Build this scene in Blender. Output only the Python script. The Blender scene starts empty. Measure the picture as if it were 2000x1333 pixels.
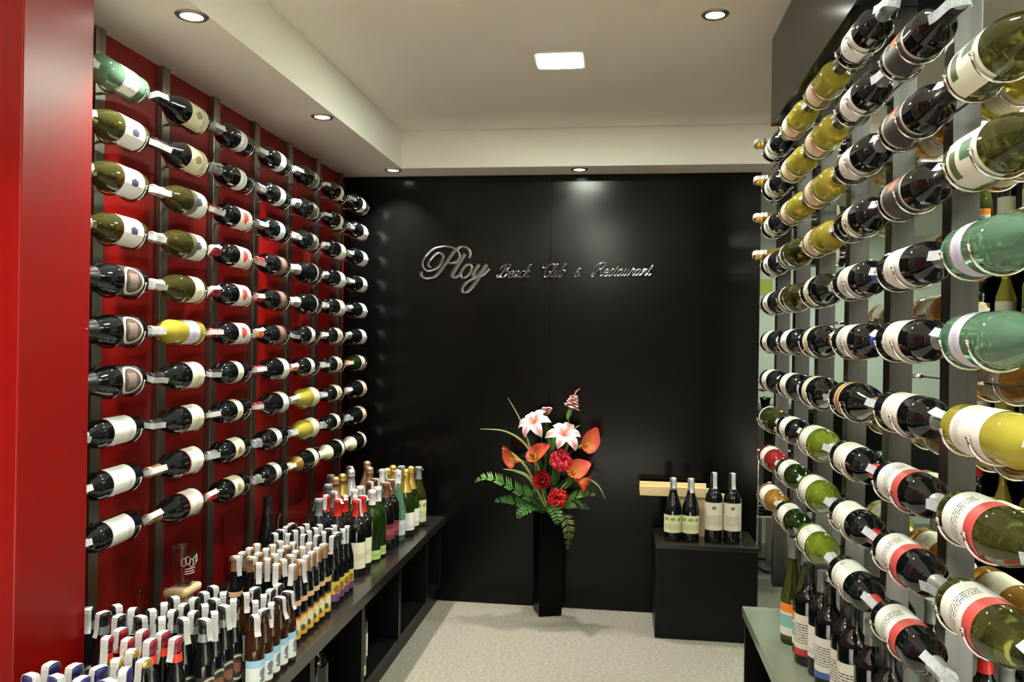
import bpy, bmesh, math, random
from mathutils import Matrix, Vector

random.seed(7)
SC = bpy.context.scene
COL = SC.collection
PI = math.pi

# ------------------------------------------------------------------ camera
CAM_H = 1.405
yaw = math.atan(215 / 1600.0)
roll = 0.0155
fwd = Vector((-math.sin(yaw), math.cos(yaw), 0))
rgt0 = Vector((math.cos(yaw), math.sin(yaw), 0))
upz = Vector((0, 0, 1))
rgt = rgt0 * math.cos(roll) + upz * math.sin(roll)
upv = -rgt0 * math.sin(roll) + upz * math.cos(roll)
cd = bpy.data.cameras.new('camera')
cd.sensor_width = 36.0
cd.lens = 36.0 * 1600 / 2000
cd.clip_start = 0.02
cam = bpy.data.objects.new('camera', cd)
COL.objects.link(cam)
cm = Matrix((rgt, upv, -fwd)).transposed().to_4x4()
cm.translation = Vector((0, 0, CAM_H))
cam.matrix_world = cm
SC.camera = cam

# ------------------------------------------------------------------ world, exposure
w = bpy.data.worlds.new('world')
SC.world = w
w.use_nodes = True
w.node_tree.nodes['Background'].inputs[0].default_value = (0.9, 0.95, 1.0, 1)
w.node_tree.nodes['Background'].inputs[1].default_value = 0.05
SC.view_settings.view_transform = 'Standard'
SC.view_settings.look = 'None'
SC.view_settings.gamma = 1.0
SC.view_settings.use_curve_mapping = False
SC.view_settings.exposure = 0.62
SC.cycles.max_bounces = 9
SC.cycles.transmission_bounces = 8
SC.cycles.glossy_bounces = 5
SC.cycles.diffuse_bounces = 4
SC.cycles.caustics_reflective = False
SC.cycles.caustics_refractive = False
SC.cycles.sample_clamp_indirect = 4.0

DOWN_W = 8.0      # watts of one recessed spotlight
DOWN_C = (1.0, 0.90, 0.82)

# ------------------------------------------------------------------ materials
MATS = {}
def pbr(name, col, rough=0.5, metal=0.0, trans=0.0, ior=1.5, spec=0.5, emit=None, estr=0.0, coat=0.0):
    if name in MATS: return MATS[name]
    m = bpy.data.materials.new(name); m.use_nodes = True
    b = m.node_tree.nodes['Principled BSDF']
    b.inputs['Base Color'].default_value = (*col, 1)
    b.inputs['Roughness'].default_value = rough
    b.inputs['Metallic'].default_value = metal
    b.inputs['Transmission Weight'].default_value = trans
    b.inputs['IOR'].default_value = ior
    b.inputs['Specular IOR Level'].default_value = spec
    b.inputs['Coat Weight'].default_value = coat
    if emit:
        b.inputs['Emission Color'].default_value = (*emit, 1)
        b.inputs['Emission Strength'].default_value = estr
    MATS[name] = m
    return m

def noisy(name, c1, c2, scale, rough=0.5, bump=0.0, detail=4, spec=0.5, stretch=(1, 1, 1), bscale=None, coat=0.0):
    if name in MATS: return MATS[name]
    m = pbr(name, c1, rough, spec=spec, coat=coat)
    nt = m.node_tree; b = nt.nodes['Principled BSDF']
    tc = nt.nodes.new('ShaderNodeTexCoord'); mp = nt.nodes.new('ShaderNodeMapping')
    mp.inputs['Scale'].default_value = stretch
    nt.links.new(tc.outputs['Object'], mp.inputs[0])
    n = nt.nodes.new('ShaderNodeTexNoise'); n.inputs['Scale'].default_value = scale; n.inputs['Detail'].default_value = detail
    nt.links.new(mp.outputs[0], n.inputs['Vector'])
    r = nt.nodes.new('ShaderNodeValToRGB')
    r.color_ramp.elements[0].position = 0.3; r.color_ramp.elements[1].position = 0.7
    r.color_ramp.elements[0].color = (*c1, 1); r.color_ramp.elements[1].color = (*c2, 1)
    nt.links.new(n.outputs['Fac'], r.inputs[0]); nt.links.new(r.outputs[0], b.inputs['Base Color'])
    if bump:
        bp = nt.nodes.new('ShaderNodeBump'); bp.inputs['Strength'].default_value = bump; bp.inputs['Distance'].default_value = 0.002
        n2 = nt.nodes.new('ShaderNodeTexNoise'); n2.inputs['Scale'].default_value = bscale or scale
        nt.links.new(mp.outputs[0], n2.inputs['Vector'])
        nt.links.new(n2.outputs['Fac'], bp.inputs['Height']); nt.links.new(bp.outputs[0], b.inputs['Normal'])
    return m

def printed(name, base, marks, rough=0.5):
    """paper label: flat print of rectangles, ovals and lines of text in UV space"""
    if name in MATS: return MATS[name]
    m = pbr(name, base, rough)
    nt = m.node_tree; b = nt.nodes['Principled BSDF']
    uv = nt.nodes.new('ShaderNodeUVMap'); sx = nt.nodes.new('ShaderNodeSeparateXYZ')
    nt.links.new(uv.outputs[0], sx.inputs[0])
    def mt(op, a, bb=None, c=None):
        n = nt.nodes.new('ShaderNodeMath'); n.operation = op
        for i, v in enumerate((a, bb, c)):
            if v is None: continue
            if isinstance(v, (int, float)): n.inputs[i].default_value = v
            else: nt.links.new(v, n.inputs[i])
        return n.outputs[0]
    U, V = sx.outputs[0], sx.outputs[1]
    cur = None
    for (shape, u0, v0, ru, rv, col) in marks:
        du = mt('DIVIDE', mt('ABSOLUTE', mt('SUBTRACT', U, u0)), ru)
        dv = mt('DIVIDE', mt('ABSOLUTE', mt('SUBTRACT', V, v0)), rv)
        if shape == 'ell':
            d = mt('SQRT', mt('ADD', mt('MULTIPLY', du, du), mt('MULTIPLY', dv, dv)))
            mask = mt('LESS_THAN', d, 1.0)
        elif shape == 'ring':
            d = mt('SQRT', mt('ADD', mt('MULTIPLY', du, du), mt('MULTIPLY', dv, dv)))
            mask = mt('MULTIPLY', mt('LESS_THAN', d, 1.0), mt('GREATER_THAN', d, 0.82))
        elif shape == 'blob':
            n = nt.nodes.new('ShaderNodeTexNoise'); n.inputs['Scale'].default_value = 14
            nt.links.new(uv.outputs[0], n.inputs['Vector'])
            d = mt('SQRT', mt('ADD', mt('MULTIPLY', du, du), mt('MULTIPLY', dv, dv)))
            mask = mt('LESS_THAN', mt('ADD', d, mt('MULTIPLY', mt('SUBTRACT', n.outputs['Fac'], 0.5), 1.6)), 1.0)
            mask = mt('MULTIPLY', mask, mt('LESS_THAN', d, 1.5))
        elif shape == 'lines':
            n = nt.nodes.new('ShaderNodeTexNoise'); n.inputs['Scale'].default_value = 60; n.inputs['Detail'].default_value = 0
            cx = nt.nodes.new('ShaderNodeCombineXYZ')
            nt.links.new(U, cx.inputs[0]); nt.links.new(mt('FLOOR', mt('MULTIPLY', V, 16)), cx.inputs[1])
            nt.links.new(cx.outputs[0], n.inputs['Vector'])
            d = mt('MAXIMUM', du, dv)
            mask = mt('MULTIPLY', mt('LESS_THAN', d, 1.0), mt('LESS_THAN', mt('FRACT', mt('MULTIPLY', V, 16)), 0.45))
            mask = mt('MULTIPLY', mask, mt('GREATER_THAN', n.outputs['Fac'], 0.45))
        else:
            mask = mt('LESS_THAN', mt('MAXIMUM', du, dv), 1.0)
        mx = nt.nodes.new('ShaderNodeMix'); mx.data_type = 'RGBA'
        nt.links.new(mask, mx.inputs['Factor'])
        if cur is None: mx.inputs['A'].default_value = (*base, 1)
        else: nt.links.new(cur, mx.inputs['A'])
        mx.inputs['B'].default_value = (*col, 1)
        cur = mx.outputs['Result']
    if cur is not None: nt.links.new(cur, b.inputs['Base Color'])
    return m

PAINT = noisy('ceiling_paint', (0.88, 0.84, 0.76), (0.90, 0.86, 0.78), 3, 0.8)
PALE = noisy('pale_green_paint', (0.72, 0.80, 0.70), (0.75, 0.83, 0.73), 2, 0.7)
REDW = noisy('red_lacquer_wall', (0.17, 0.002, 0.0015), (0.185, 0.0025, 0.0015), 2, 0.42, spec=0.3)
REDP = noisy('red_lacquer_pillar', (0.17, 0.0015, 0.001), (0.18, 0.0015, 0.001), 2, 0.34, spec=0.2, coat=0.5); REDP.node_tree.nodes['Principled BSDF'].inputs['Coat IOR'].default_value = 1.5; REDP.node_tree.nodes['Principled BSDF'].inputs['Coat Roughness'].default_value = 0.33
BLACKP = noisy('black_gloss_panel', (0.0020, 0.0021, 0.0021), (0.0028, 0.0028, 0.0028), 6, 0.18, spec=0.17)
BLACKW = noisy('black_wood', (0.003, 0.003, 0.0028), (0.005, 0.0045, 0.004), 30, 0.36, stretch=(1, 0.05, 1), spec=0.16)
WORKT = noisy('black_worktop', (0.010, 0.009, 0.008), (0.016, 0.014, 0.012), 40, 0.24, stretch=(1, 0.04, 1), spec=0.6)
BENCHT = noisy('grey_green_worktop', (0.13, 0.155, 0.11), (0.15, 0.175, 0.13), 8, 0.22, spec=0.6)
FLOORM = noisy('speckled_floor', (0.125, 0.118, 0.095), (0.29, 0.275, 0.225), 60, 0.55, bump=0.3, detail=8, stretch=(1, 2.2, 1))
STEEL = noisy('brushed_steel', (0.27, 0.26, 0.22), (0.36, 0.345, 0.30), 40, 0.36, stretch=(1, 1, 0.02)); STEEL.node_tree.nodes['Principled BSDF'].inputs['Metallic'].default_value = 1.0
STEELD = noisy('shaded_brushed_steel', (0.075, 0.075, 0.075), (0.11, 0.11, 0.11), 40, 0.34, stretch=(1, 1, 0.02)); STEELD.node_tree.nodes['Principled BSDF'].inputs['Metallic'].default_value = 1.0  # same steel as the left posts, its dark reflections put into the colour
WIRE = pbr('chrome_wire', (0.75, 0.73, 0.68), 0.16, 1.0)
CHROME = pbr('chrome_letter', (0.34, 0.335, 0.345), 0.2, 1.0)
WOOD = noisy('pine_wood', (0.70, 0.50, 0.26), (0.80, 0.60, 0.34), 12, 0.5, stretch=(0.15, 1, 2))
PAPER = noisy('strip_paper', (0.36, 0.37, 0.37), (0.54, 0.54, 0.53), 260, 0.6, detail=1)
PAPERB = noisy('strip_paper_blue', (0.32, 0.38, 0.43), (0.54, 0.58, 0.62), 240, 0.6, detail=1)
LAMP = pbr('lamp_lens', (1, 1, 1), 0.3, emit=(1, 0.95, 0.88), estr=12)
PANELM = pbr('lamp_panel', (1, 1, 1), 0.3, emit=(0.89, 1, 0.82), estr=205)
WHITEM = pbr('white_enamel', (0.75, 0.74, 0.70), 0.35)
VASEM = pbr('black_ceramic', (0.0008, 0.0008, 0.0008), 0.3, spec=0.1)

GL = dict(
    black=pbr('black_glass', (0.004, 0.005, 0.006), 0.035, ior=1.52, spec=0.6),
    green=pbr('dark_green_glass', (0.06, 0.14, 0.02), 0.02, trans=0.85, ior=1.42),
    bright=pbr('leaf_green_glass', (0.40, 0.56, 0.04), 0.02, trans=0.72, ior=1.40),
    olive=pbr('olive_glass', (0.20, 0.21, 0.05), 0.02, trans=0.88, ior=1.40),
    yellow=pbr('straw_glass', (0.84, 0.74, 0.10), 0.02, trans=0.62, ior=1.38),
    amber=pbr('amber_glass', (0.70, 0.36, 0.06), 0.02, trans=0.65, ior=1.38),
    pale=pbr('pale_green_glass', (0.34, 0.70, 0.46), 0.02, trans=0.80, ior=1.38),
    rose=pbr('rose_glass', (0.45, 0.03, 0.03), 0.03, trans=0.5, ior=1.38),
    brown=pbr('brown_glass', (0.045, 0.016, 0.006), 0.05, trans=0.3, ior=1.45),
)
CLEAR = pbr('clear_glass', (0.95, 0.96, 0.95), 0.02, trans=1.0, ior=1.45)
CAP = dict(
    black=pbr('foil_black', (0.010, 0.010, 0.011), 0.32),
    red=pbr('foil_red', (0.55, 0.02, 0.015), 0.35),
    maroon=pbr('foil_maroon', (0.20, 0.01, 0.02), 0.35),
    gold=pbr('foil_gold', (0.75, 0.50, 0.12), 0.32, 0.85),
    orange=pbr('foil_orange', (0.75, 0.20, 0.04), 0.35),
    copper=pbr('foil_copper', (0.42, 0.24, 0.12), 0.38, 0.6),
    silver=pbr('foil_silver', (0.62, 0.62, 0.60), 0.35, 0.7),
    grey=pbr('foil_grey', (0.25, 0.27, 0.27), 0.4, 0.4),
    white=pbr('foil_white', (0.75, 0.74, 0.72), 0.4),
    blue=pbr('foil_blue', (0.03, 0.06, 0.42), 0.35),
    navy=pbr('foil_navy', (0.01, 0.012, 0.08), 0.35),
    tan=pbr('paper_tan', (0.55, 0.36, 0.18), 0.5),
    redband=pbr('band_red', (0.75, 0.04, 0.015), 0.45),
    cream=pbr('foil_cream', (0.72, 0.66, 0.44), 0.4),
    brown=pbr('foil_brown', (0.16, 0.06, 0.03), 0.4),
)
W_ = (0.80, 0.78, 0.73); CR = (0.76, 0.69, 0.46); INK = (0.04, 0.04, 0.05)
LB = dict(
    white=printed('label_white', W_, [('lines', .5, .35, .28, .2, INK)]),
    plain=printed('label_plain', W_, [('lines', .5, .2, .2, .1, (.3, .3, .3))]),
    grape=printed('label_grape', (0.84, 0.82, 0.80), [('blob', .5, .5, .09, .2, (.03, .03, .06))]),
    cream=printed('label_cream', CR, [('blob', .5, .55, .10, .2, (.25, .2, .1)), ('lines', .5, .2, .3, .12, INK)]),
    creamw=printed('label_ivory', (0.78, 0.74, 0.56), [('lines', .5, .45, .25, .12, (.3, .25, .15))]),
    olivew=printed('label_two_tone', W_, [('rect', .5, .83, 1, .17, (.10, .10, .05)), ('blob', .5, .6, .1, .2, (.06, .06, .12))]),
    redmark=printed('label_red_mark', (0.80, 0.75, 0.66), [('blob', .5, .52, .17, .22, (.55, .05, .03)), ('lines', .5, .2, .3, .1, INK)]),
    redband=printed('label_red_band', (0.80, 0.80, 0.75), [('rect', .5, .86, 1, .15, (.55, .07, .06)), ('lines', .5, .4, .3, .12, INK)]),
    rededge=printed('label_red_edge', (0.80, 0.77, 0.66), [('rect', .5, .97, 1, .035, (.5, .05, .04)), ('lines', .5, .4, .25, .08, (.4, .35, .3))]),
    shield=printed('label_shield', (0.02, 0.018, 0.016), [('ring', .5, .5, .44, .48, (.6, .58, .52)), ('ell', .5, .5, .3, .35, (.09, .05, .04)), ('lines', .5, .5, .2, .2, (.5, .45, .4))]),
    darkred=printed('label_black_red', (0.03, 0.025, 0.025), [('blob', .42, .5, .12, .16, (.65, .10, .03)), ('rect', .5, .96, 1, .04, (.5, .48, .4)), ('rect', .5, .04, 1, .04, (.5, .48, .4))]),
    brownl=printed('label_brown', (0.05, 0.03, 0.03), [('lines', .5, .5, .3, .3, (.55, .3, .2))]),
    darkolive=printed('label_dark_olive', (0.09, 0.085, 0.05), [('rect', .5, .1, 1, .08, (.6, .58, .5)), ('rect', .6, .6, .1, .15, (.7, .68, .6))]),
    greensq=printed('label_green_square', (0.78, 0.79, 0.66), [('rect', .5, .62, .10, .17, (.05, .13, .05)), ('rect', .62, .2, .16, .1, (.06, .08, .02))]),
    lilac=printed('label_lilac', (0.62, 0.60, 0.74), [('lines', .5, .5, .2, .2, (.3, .3, .4))]),
    pink=printed('label_pinkish', (0.72, 0.60, 0.46), [('rect', .5, .85, 1, .12, (.7, .35, .22))]),
    tan=printed('label_tan_ring', (0.66, 0.42, 0.18), [('rect', .5, .5, 1, .12, (.1, .04, .02))]),
    peach=printed('label_peach', (0.78, 0.58, 0.42), [('lines', .5, .4, .3, .2, (.3, .1, .05))]),
    bluebeer=printed('label_blue_white', (0.70, 0.76, 0.74), [('rect', .5, .87, 1, .14, (.30, .52, .72)), ('blob', .6, .52, .14, .17, (.10, .14, .32)), ('blob', .6, .27, .12, .08, (.12, .2, .14)), ('lines', .6, .5, .1, .1, (.5, .1, .1))]),
    yellowbeer=printed('label_yellow', (0.70, 0.42, 0.04), [('blob', .5, .55, .2, .25, (.80, .72, .5)), ('blob', .4, .3, .12, .14, (.05, .08, .05)), ('rect', .5, .95, 1, .05, (.2, .05, .02))]),
    purple=printed('label_yellow_purple', (0.62, 0.45, 0.06), [('rect', .5, .18, 1, .18, (.14, .06, .18)), ('blob', .5, .6, .15, .2, (.25, .12, .02))]),
    darkbeer=printed('label_dark_round', (0.02, 0.018, 0.016), [('ring', .5, .5, .4, .45, (.5, .45, .34)), ('blob', .5, .5, .2, .2, (.2, .08, .04))]),
    lime=printed('label_lime', (0.52, 0.68, 0.22), [('lines', .5, .5, .3, .2, (.1, .3, .05))]),
    redl=printed('label_wine_red', (0.18, 0.02, 0.025), [('lines', .5, .5, .3, .2, (.5, .2, .2))]),
    orangel=printed('label_orange_white', (0.75, 0.72, 0.65), [('rect', .5, .86, 1, .14, (.85, .22, .02)), ('rect', .5, .45, .3, .2, (.2, .45, .4))]),
    bluew=printed('label_white_blue', (0.78, 0.76, 0.70), [('rect', .5, .08, 1, .08, (.06, .12, .4)), ('lines', .5, .55, .3, .25, INK)]),
    redw=printed('label_white_red', (0.76, 0.72, 0.62), [('rect', .5, .08, 1, .09, (.5, .04, .04)), ('lines', .5, .55, .3, .25, INK)]),
    castle=printed('label_rose_crest', (0.62, 0.55, 0.46), [('blob', .5, .82, .08, .06, (.1, .15, .06)), ('lines', .5, .35, .3, .2, (.25, .2, .15))]),
    trees=printed('label_pale_green', (0.66, 0.64, 0.38), [('blob', .25, .75, .09, .10, (.2, .3, .08)), ('blob', .5, .75, .09, .10, (.2, .3, .08)), ('blob', .75, .75, .09, .10, (.2, .3, .08)), ('lines', .5, .35, .35, .15, (.3, .25, .15))]),
)

# ------------------------------------------------------------------ mesh helpers
def new_mesh(name, bm, smooth=True, angle=None):
    me = bpy.data.meshes.new(name)
    bm.normal_update()
    bm.to_mesh(me); bm.free()
    if smooth:
        for p in me.polygons: p.use_smooth = True
        if angle: me.set_sharp_from_angle(angle=math.radians(angle))
    return me

def obj(name, me, mat=None, parent=None, M=None):
    o = bpy.data.objects.new(name, me)
    COL.objects.link(o)
    if mat and me and not me.materials: me.materials.append(mat)
    elif mat and me and me.materials[0] != mat:
        o.material_slots[0].link = 'OBJECT'; o.material_slots[0].material = mat
    if parent: o.parent = parent
    if M is not None: o.matrix_local = M
    return o

def empty(name, loc=(0, 0, 0), rz=0.0):
    o = bpy.data.objects.new(name, None); COL.objects.link(o)
    o.location = loc; o.rotation_euler = (0, 0, rz); o.empty_display_size = 0.05
    return o

def tag(o, label, cat, group=None):
    o['label'] = label; o['category'] = cat
    if group: o['group'] = group
    return o

def struct(o, label=None):
    o['kind'] = 'structure'
    if label: o['label'] = label
    return o

def bx(bm, x0, x1, y0, y1, z0, z1, bev=0.0):
    r = bmesh.ops.create_cube(bm, size=1)
    vs = r['verts']
    bmesh.ops.scale(bm, vec=(x1 - x0, y1 - y0, z1 - z0), verts=vs)
    bmesh.ops.translate(bm, vec=((x0 + x1) / 2, (y0 + y1) / 2, (z0 + z1) / 2), verts=vs)
    if bev:
        es = list({e for v in vs for e in v.link_edges})
        bmesh.ops.bevel(bm, geom=es, offset=bev, segments=2, affect='EDGES', profile=0.5)
    return bm

def box(name, x0, x1, y0, y1, z0, z1, mat, parent=None, bev=0.0):
    bm = bmesh.new(); bx(bm, x0, x1, y0, y1, z0, z1, bev)
    return obj(name, new_mesh(name, bm, smooth=False), mat, parent)

def lathe_bm(prof, seg=28, bm=None, close=False):
    bm = bm or bmesh.new()
    rings = []
    for r, z in prof:
        if r < 1e-6: rings.append([bm.verts.new((0, 0, z))])
        else: rings.append([bm.verts.new((r * math.cos(2 * PI * i / seg), r * math.sin(2 * PI * i / seg), z)) for i in range(seg)])
    for a, b in zip(rings, rings[1:]):
        for i in range(seg):
            j = (i + 1) % seg
            if len(a) == 1 and len(b) == 1: continue
            if len(a) == 1: bm.faces.new((a[0], b[j], b[i]))
            elif len(b) == 1: bm.faces.new((a[i], a[j], b[0]))
            else: bm.faces.new((a[i], a[j], b[j], b[i]))
    return bm

def tube_bm(pts, rad, seg=6, bm=None, closed=False, caps=True):
    bm = bm or bmesh.new()
    pts = [Vector(p) for p in pts]
    n = len(pts); rings = []
    prev = None
    for i, p in enumerate(pts):
        t = (pts[min(i + 1, n - 1)] - pts[max(i - 1, 0)]) if not closed else (pts[(i + 1) % n] - pts[i - 1])
        t.normalize()
        if prev is None:
            a = Vector((0, 0, 1)) if abs(t.z) < 0.9 else Vector((1, 0, 0))
            nrm = (a - t * a.dot(t)).normalized()
        else:
            nrm = (prev - t * prev.dot(t))
            nrm = nrm.normalized() if nrm.length > 1e-6 else prev
        prev = nrm
        bn = t.cross(nrm)
        rr = rad[i] if isinstance(rad, (list, tuple)) else rad
        rings.append([bm.verts.new(p + (nrm * math.cos(2 * PI * k / seg) + bn * math.sin(2 * PI * k / seg)) * rr) for k in range(seg)])
    m = n if closed else n - 1
    for i in range(m):
        a, b = rings[i], rings[(i + 1) % n]
        for k in range(seg):
            l = (k + 1) % seg
            bm.faces.new((a[k], a[l], b[l], b[k]))
    if caps and not closed:
        bm.faces.new(rings[0][::-1]); bm.faces.new(rings[-1])
    return bm

def spline(pts, n=8):
    """Catmull-Rom through pts (any dimension)"""
    P = [tuple(p) for p in pts]
    P = [P[0]] + P + [P[-1]]
    out = []
    for i in range(1, len(P) - 2):
        for k in range(n):
            t = k / n
            out.append(tuple(0.5 * (2 * b + (c - a) * t + (2 * a - 5 * b + 4 * c - d) * t * t + (3 * b - a - 3 * c + d) * t ** 3)
                             for a, b, c, d in zip(P[i - 1], P[i], P[i + 1], P[i + 2])))
    out.append(P[-2])
    return out

# ------------------------------------------------------------------ the room
ZS, ZR = 2.29, 2.484          # soffit and raised ceiling heights
YB = 4.325                    # black feature wall
bm = bmesh.new(); bx(bm, -2.4, 4.2, -2.6, 7.1, -0.06, 0.0)
struct(obj('floor', new_mesh('floor', bm, False), FLOORM), 'speckled beige stone floor')
bm = bmesh.new(); bx(bm, -2.4, 4.2, -2.6, 0.3, 0.0, 0.004)  # unseen pale floor, added to bounce light up onto the ceiling
struct(obj('floor_bounce', new_mesh('floor_bounce', bm, False), noisy('white_bounce_floor', (0.80, 0.78, 0.74), (0.84, 0.82, 0.78), 4, 0.5)), 'added white floor behind the viewpoint bouncing light to the ceiling')
bm = bmesh.new(); bx(bm, -2.4, 4.2, -2.6, 7.1, ZR, ZR + 0.06)
struct(obj('ceiling', new_mesh('ceiling', bm, False), PAINT), 'raised cream painted ceiling')
struct(box('trim_1', -2.4, -1.146, -2.6, 7.1, ZS, ZR - 0.001, PAINT), 'dropped cream ceiling soffit along red wall')
struct(box('trim_2', -1.1455, 4.2, 4.124, 7.1, ZS, ZR - 0.001, PAINT), 'dropped cream ceiling soffit before black wall')
struct(box('wall_left', -1.62, -1.52, 1.92, YB + 0.1, 0, ZS, REDW), 'red lacquered wall behind bottle rack')
struct(box('wall_near_left', -2.4, -1.34, 1.672, 1.919, 0, ZS, REDP, bev=0.004), 'glossy red pillar')
struct(box('wall_far', -2.4, 4.2, 6.9, 7.0, 0, ZS, PALE), 'pale green far wall of next room')
struct(box('wall_right', 3.3, 3.4, -2.6, 6.9, 0, ZR, PALE), 'pale wall of next room')
struct(box('wall_behind', -2.4, 4.2, -2.7, -2.6, 0, ZR, noisy('dimming_dark_wall', (0.05, 0.035, 0.025), (0.07, 0.05, 0.035), 6, 0.5)), 'unseen wall behind the viewpoint, darkened to dim reflections')  # unseen wall, kept dark so the black gloss panels reflect less
struct(box('wall_outer_left', -2.5, -2.4, -2.6, 1.672, 0, ZS, REDP), 'red wall left of the pillar')
# black feature wall: a core and two gloss panels with a joint
wb = struct(box('wall_back', -1.52, 0.690, YB + 0.012, YB + 0.09, 0, ZS, BLACKW), 'black feature wall')
for (a, b) in ((-1.515, -0.384), (-0.381, 0.695)):
    bm = bmesh.new(); bx(bm, a, b, YB, YB + 0.0119, 0.004, ZS - 0.002, 0.0012)
    obj('panel', new_mesh('panel', bm, False), BLACKP, wb)
# black header over the right rack
struct(box('trim_3', 0.507, 0.70, -2.55, 2.978, 2.175, ZR - 0.001, BLACKP, bev=0.002), 'black gloss header panel above right rack')

# ------------------------------------------------------------------ lamps
def downlight(x, y, z, label, power=DOWN_W, spread=105):
    t = empty('recessed_spotlight', (x, y, z)); tag(t, label, 'ceiling lamp', 'recessed spotlights')
    bm = bmesh.new()
    lathe_bm([(0.030, -0.002), (0.031, -0.005), (0.040, -0.006), (0.045, -0.001), (0.045, 0.0)], 24, bm)
    obj('trim_ring', new_mesh('trim_ring', bm, True, 40), STEEL, t)
    bm = bmesh.new(); lathe_bm([(0, -0.0015), (0.0295, -0.0015)], 20, bm)
    for f in bm.faces: f.normal_flip()
    obj('lens', new_mesh('lens', bm), LAMP, t)
    ld = bpy.data.lights.new('spotlight_bulb', 'AREA'); ld.shape = 'DISK'; ld.size = 0.05
    ld.energy = power; ld.color = DOWN_C; ld.spread = math.radians(spread)
    lo = bpy.data.objects.new('spotlight_bulb', ld); COL.objects.link(lo); lo.parent = t; lo.location = (0, 0, -0.008)
    return t

ORDW = ['first', 'second', 'third', 'fourth']
def square_lamp(x, y, z, label, s=0.155):
    t = empty('square_ceiling_lamp', (x, y, z)); tag(t, label, 'ceiling lamp', 'square ceiling lamps')
    bm = bmesh.new(); h = s / 2; o = h + 0.016
    for (a, b, c, d) in ((-o, o, -o, -h), (-o, o, h, o), (-o, -h, -h, h), (h, o, -h, h)): bx(bm, a, b, c, d, -0.007, 0)
    obj('frame', new_mesh('frame', bm, False), WHITEM, t)
    bm = bmesh.new(); bx(bm, -h, h, -h, h, -0.0085, 0, 0.001)
    obj('diffuser', new_mesh('diffuser', bm, False), PANELM, t)
    return t

downlight(-1.19, 2.12, ZS, 'recessed spotlight in the left soffit nearest the red pillar')
downlight(-1.20, 3.14, ZS, 'recessed spotlight in the left soffit halfway along the red wall')
downlight(-1.20, 4.16, ZS, 'recessed spotlight in the soffit corner above the red wall end')
downlight(-0.23, 4.20, ZS, 'recessed spotlight in the back soffit above the black wall', 9.5)
downlight(0.285, 2.74, ZR, 'recessed spotlight in the raised ceiling by the right rack', 3.5)
square_lamp(-0.252, 3.125, ZR, 'glowing square ceiling lamp over the aisle')
# the spotlight rows go on behind the viewpoint; added fill lamps follow them
downlight(-1.20, 1.10, ZS, 'recessed spotlight in the left soffit just before the pillar')
downlight(-1.20, 0.10, ZS, 'recessed spotlight in the left soffit behind the viewpoint')
downlight(0.285, 1.70, ZR, 'recessed spotlight in the raised ceiling beside the near rack columns', 3.5)
downlight(0.285, 0.70, ZR, 'recessed spotlight in the raised ceiling above the near rack end', 3.5)
downlight(0.285, -0.40, ZR, 'recessed spotlight in the raised ceiling behind the viewpoint')
for j, yy in enumerate((-0.7, -1.4, -2.1)):  # unseen spotlights added to light the rear floor and so the ceiling
    for i, xx in enumerate((-0.75, 0.6, 1.6, 2.6)):
        downlight(xx, yy, ZR, 'added unseen fill spotlight behind the viewpoint, %s row back, %s from left' % (ORDW[j], ORDW[i]), 24.0, 85)
square_lamp(-0.252, 0.60, ZR, 'added unseen square fill lamp above the viewpoint')  # unseen square lamps from here on, added to raise the ambient light
square_lamp(-0.252, -1.20, ZR, 'added unseen square fill lamp behind the viewpoint')
square_lamp(-0.252, -2.1, ZR, 'added unseen square fill lamp farthest behind the viewpoint')
square_lamp(1.0, -1.2, ZR, 'added unseen square fill lamp behind the viewpoint to the right')
square_lamp(2.2, -1.2, ZR, 'added unseen square fill lamp behind the viewpoint far to the right')
square_lamp(1.0, -0.2, ZR, 'added unseen square fill lamp right of the viewpoint')
square_lamp(2.2, -0.2, ZR, 'added unseen square fill lamp far right of the viewpoint')
square_lamp(1.75, 4.0, ZR, 'added unseen square fill lamp before the far soffit of the next room')
square_lamp(1.75, 1.2, ZR, 'added unseen square fill lamp behind the near end of the right rack')
square_lamp(1.75, 3.2, ZR, 'added unseen square fill lamp in the next room behind the right rack')
square_lamp(1.55, 5.6, ZS, 'added unseen square fill lamp at the far end of the next room')

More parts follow.
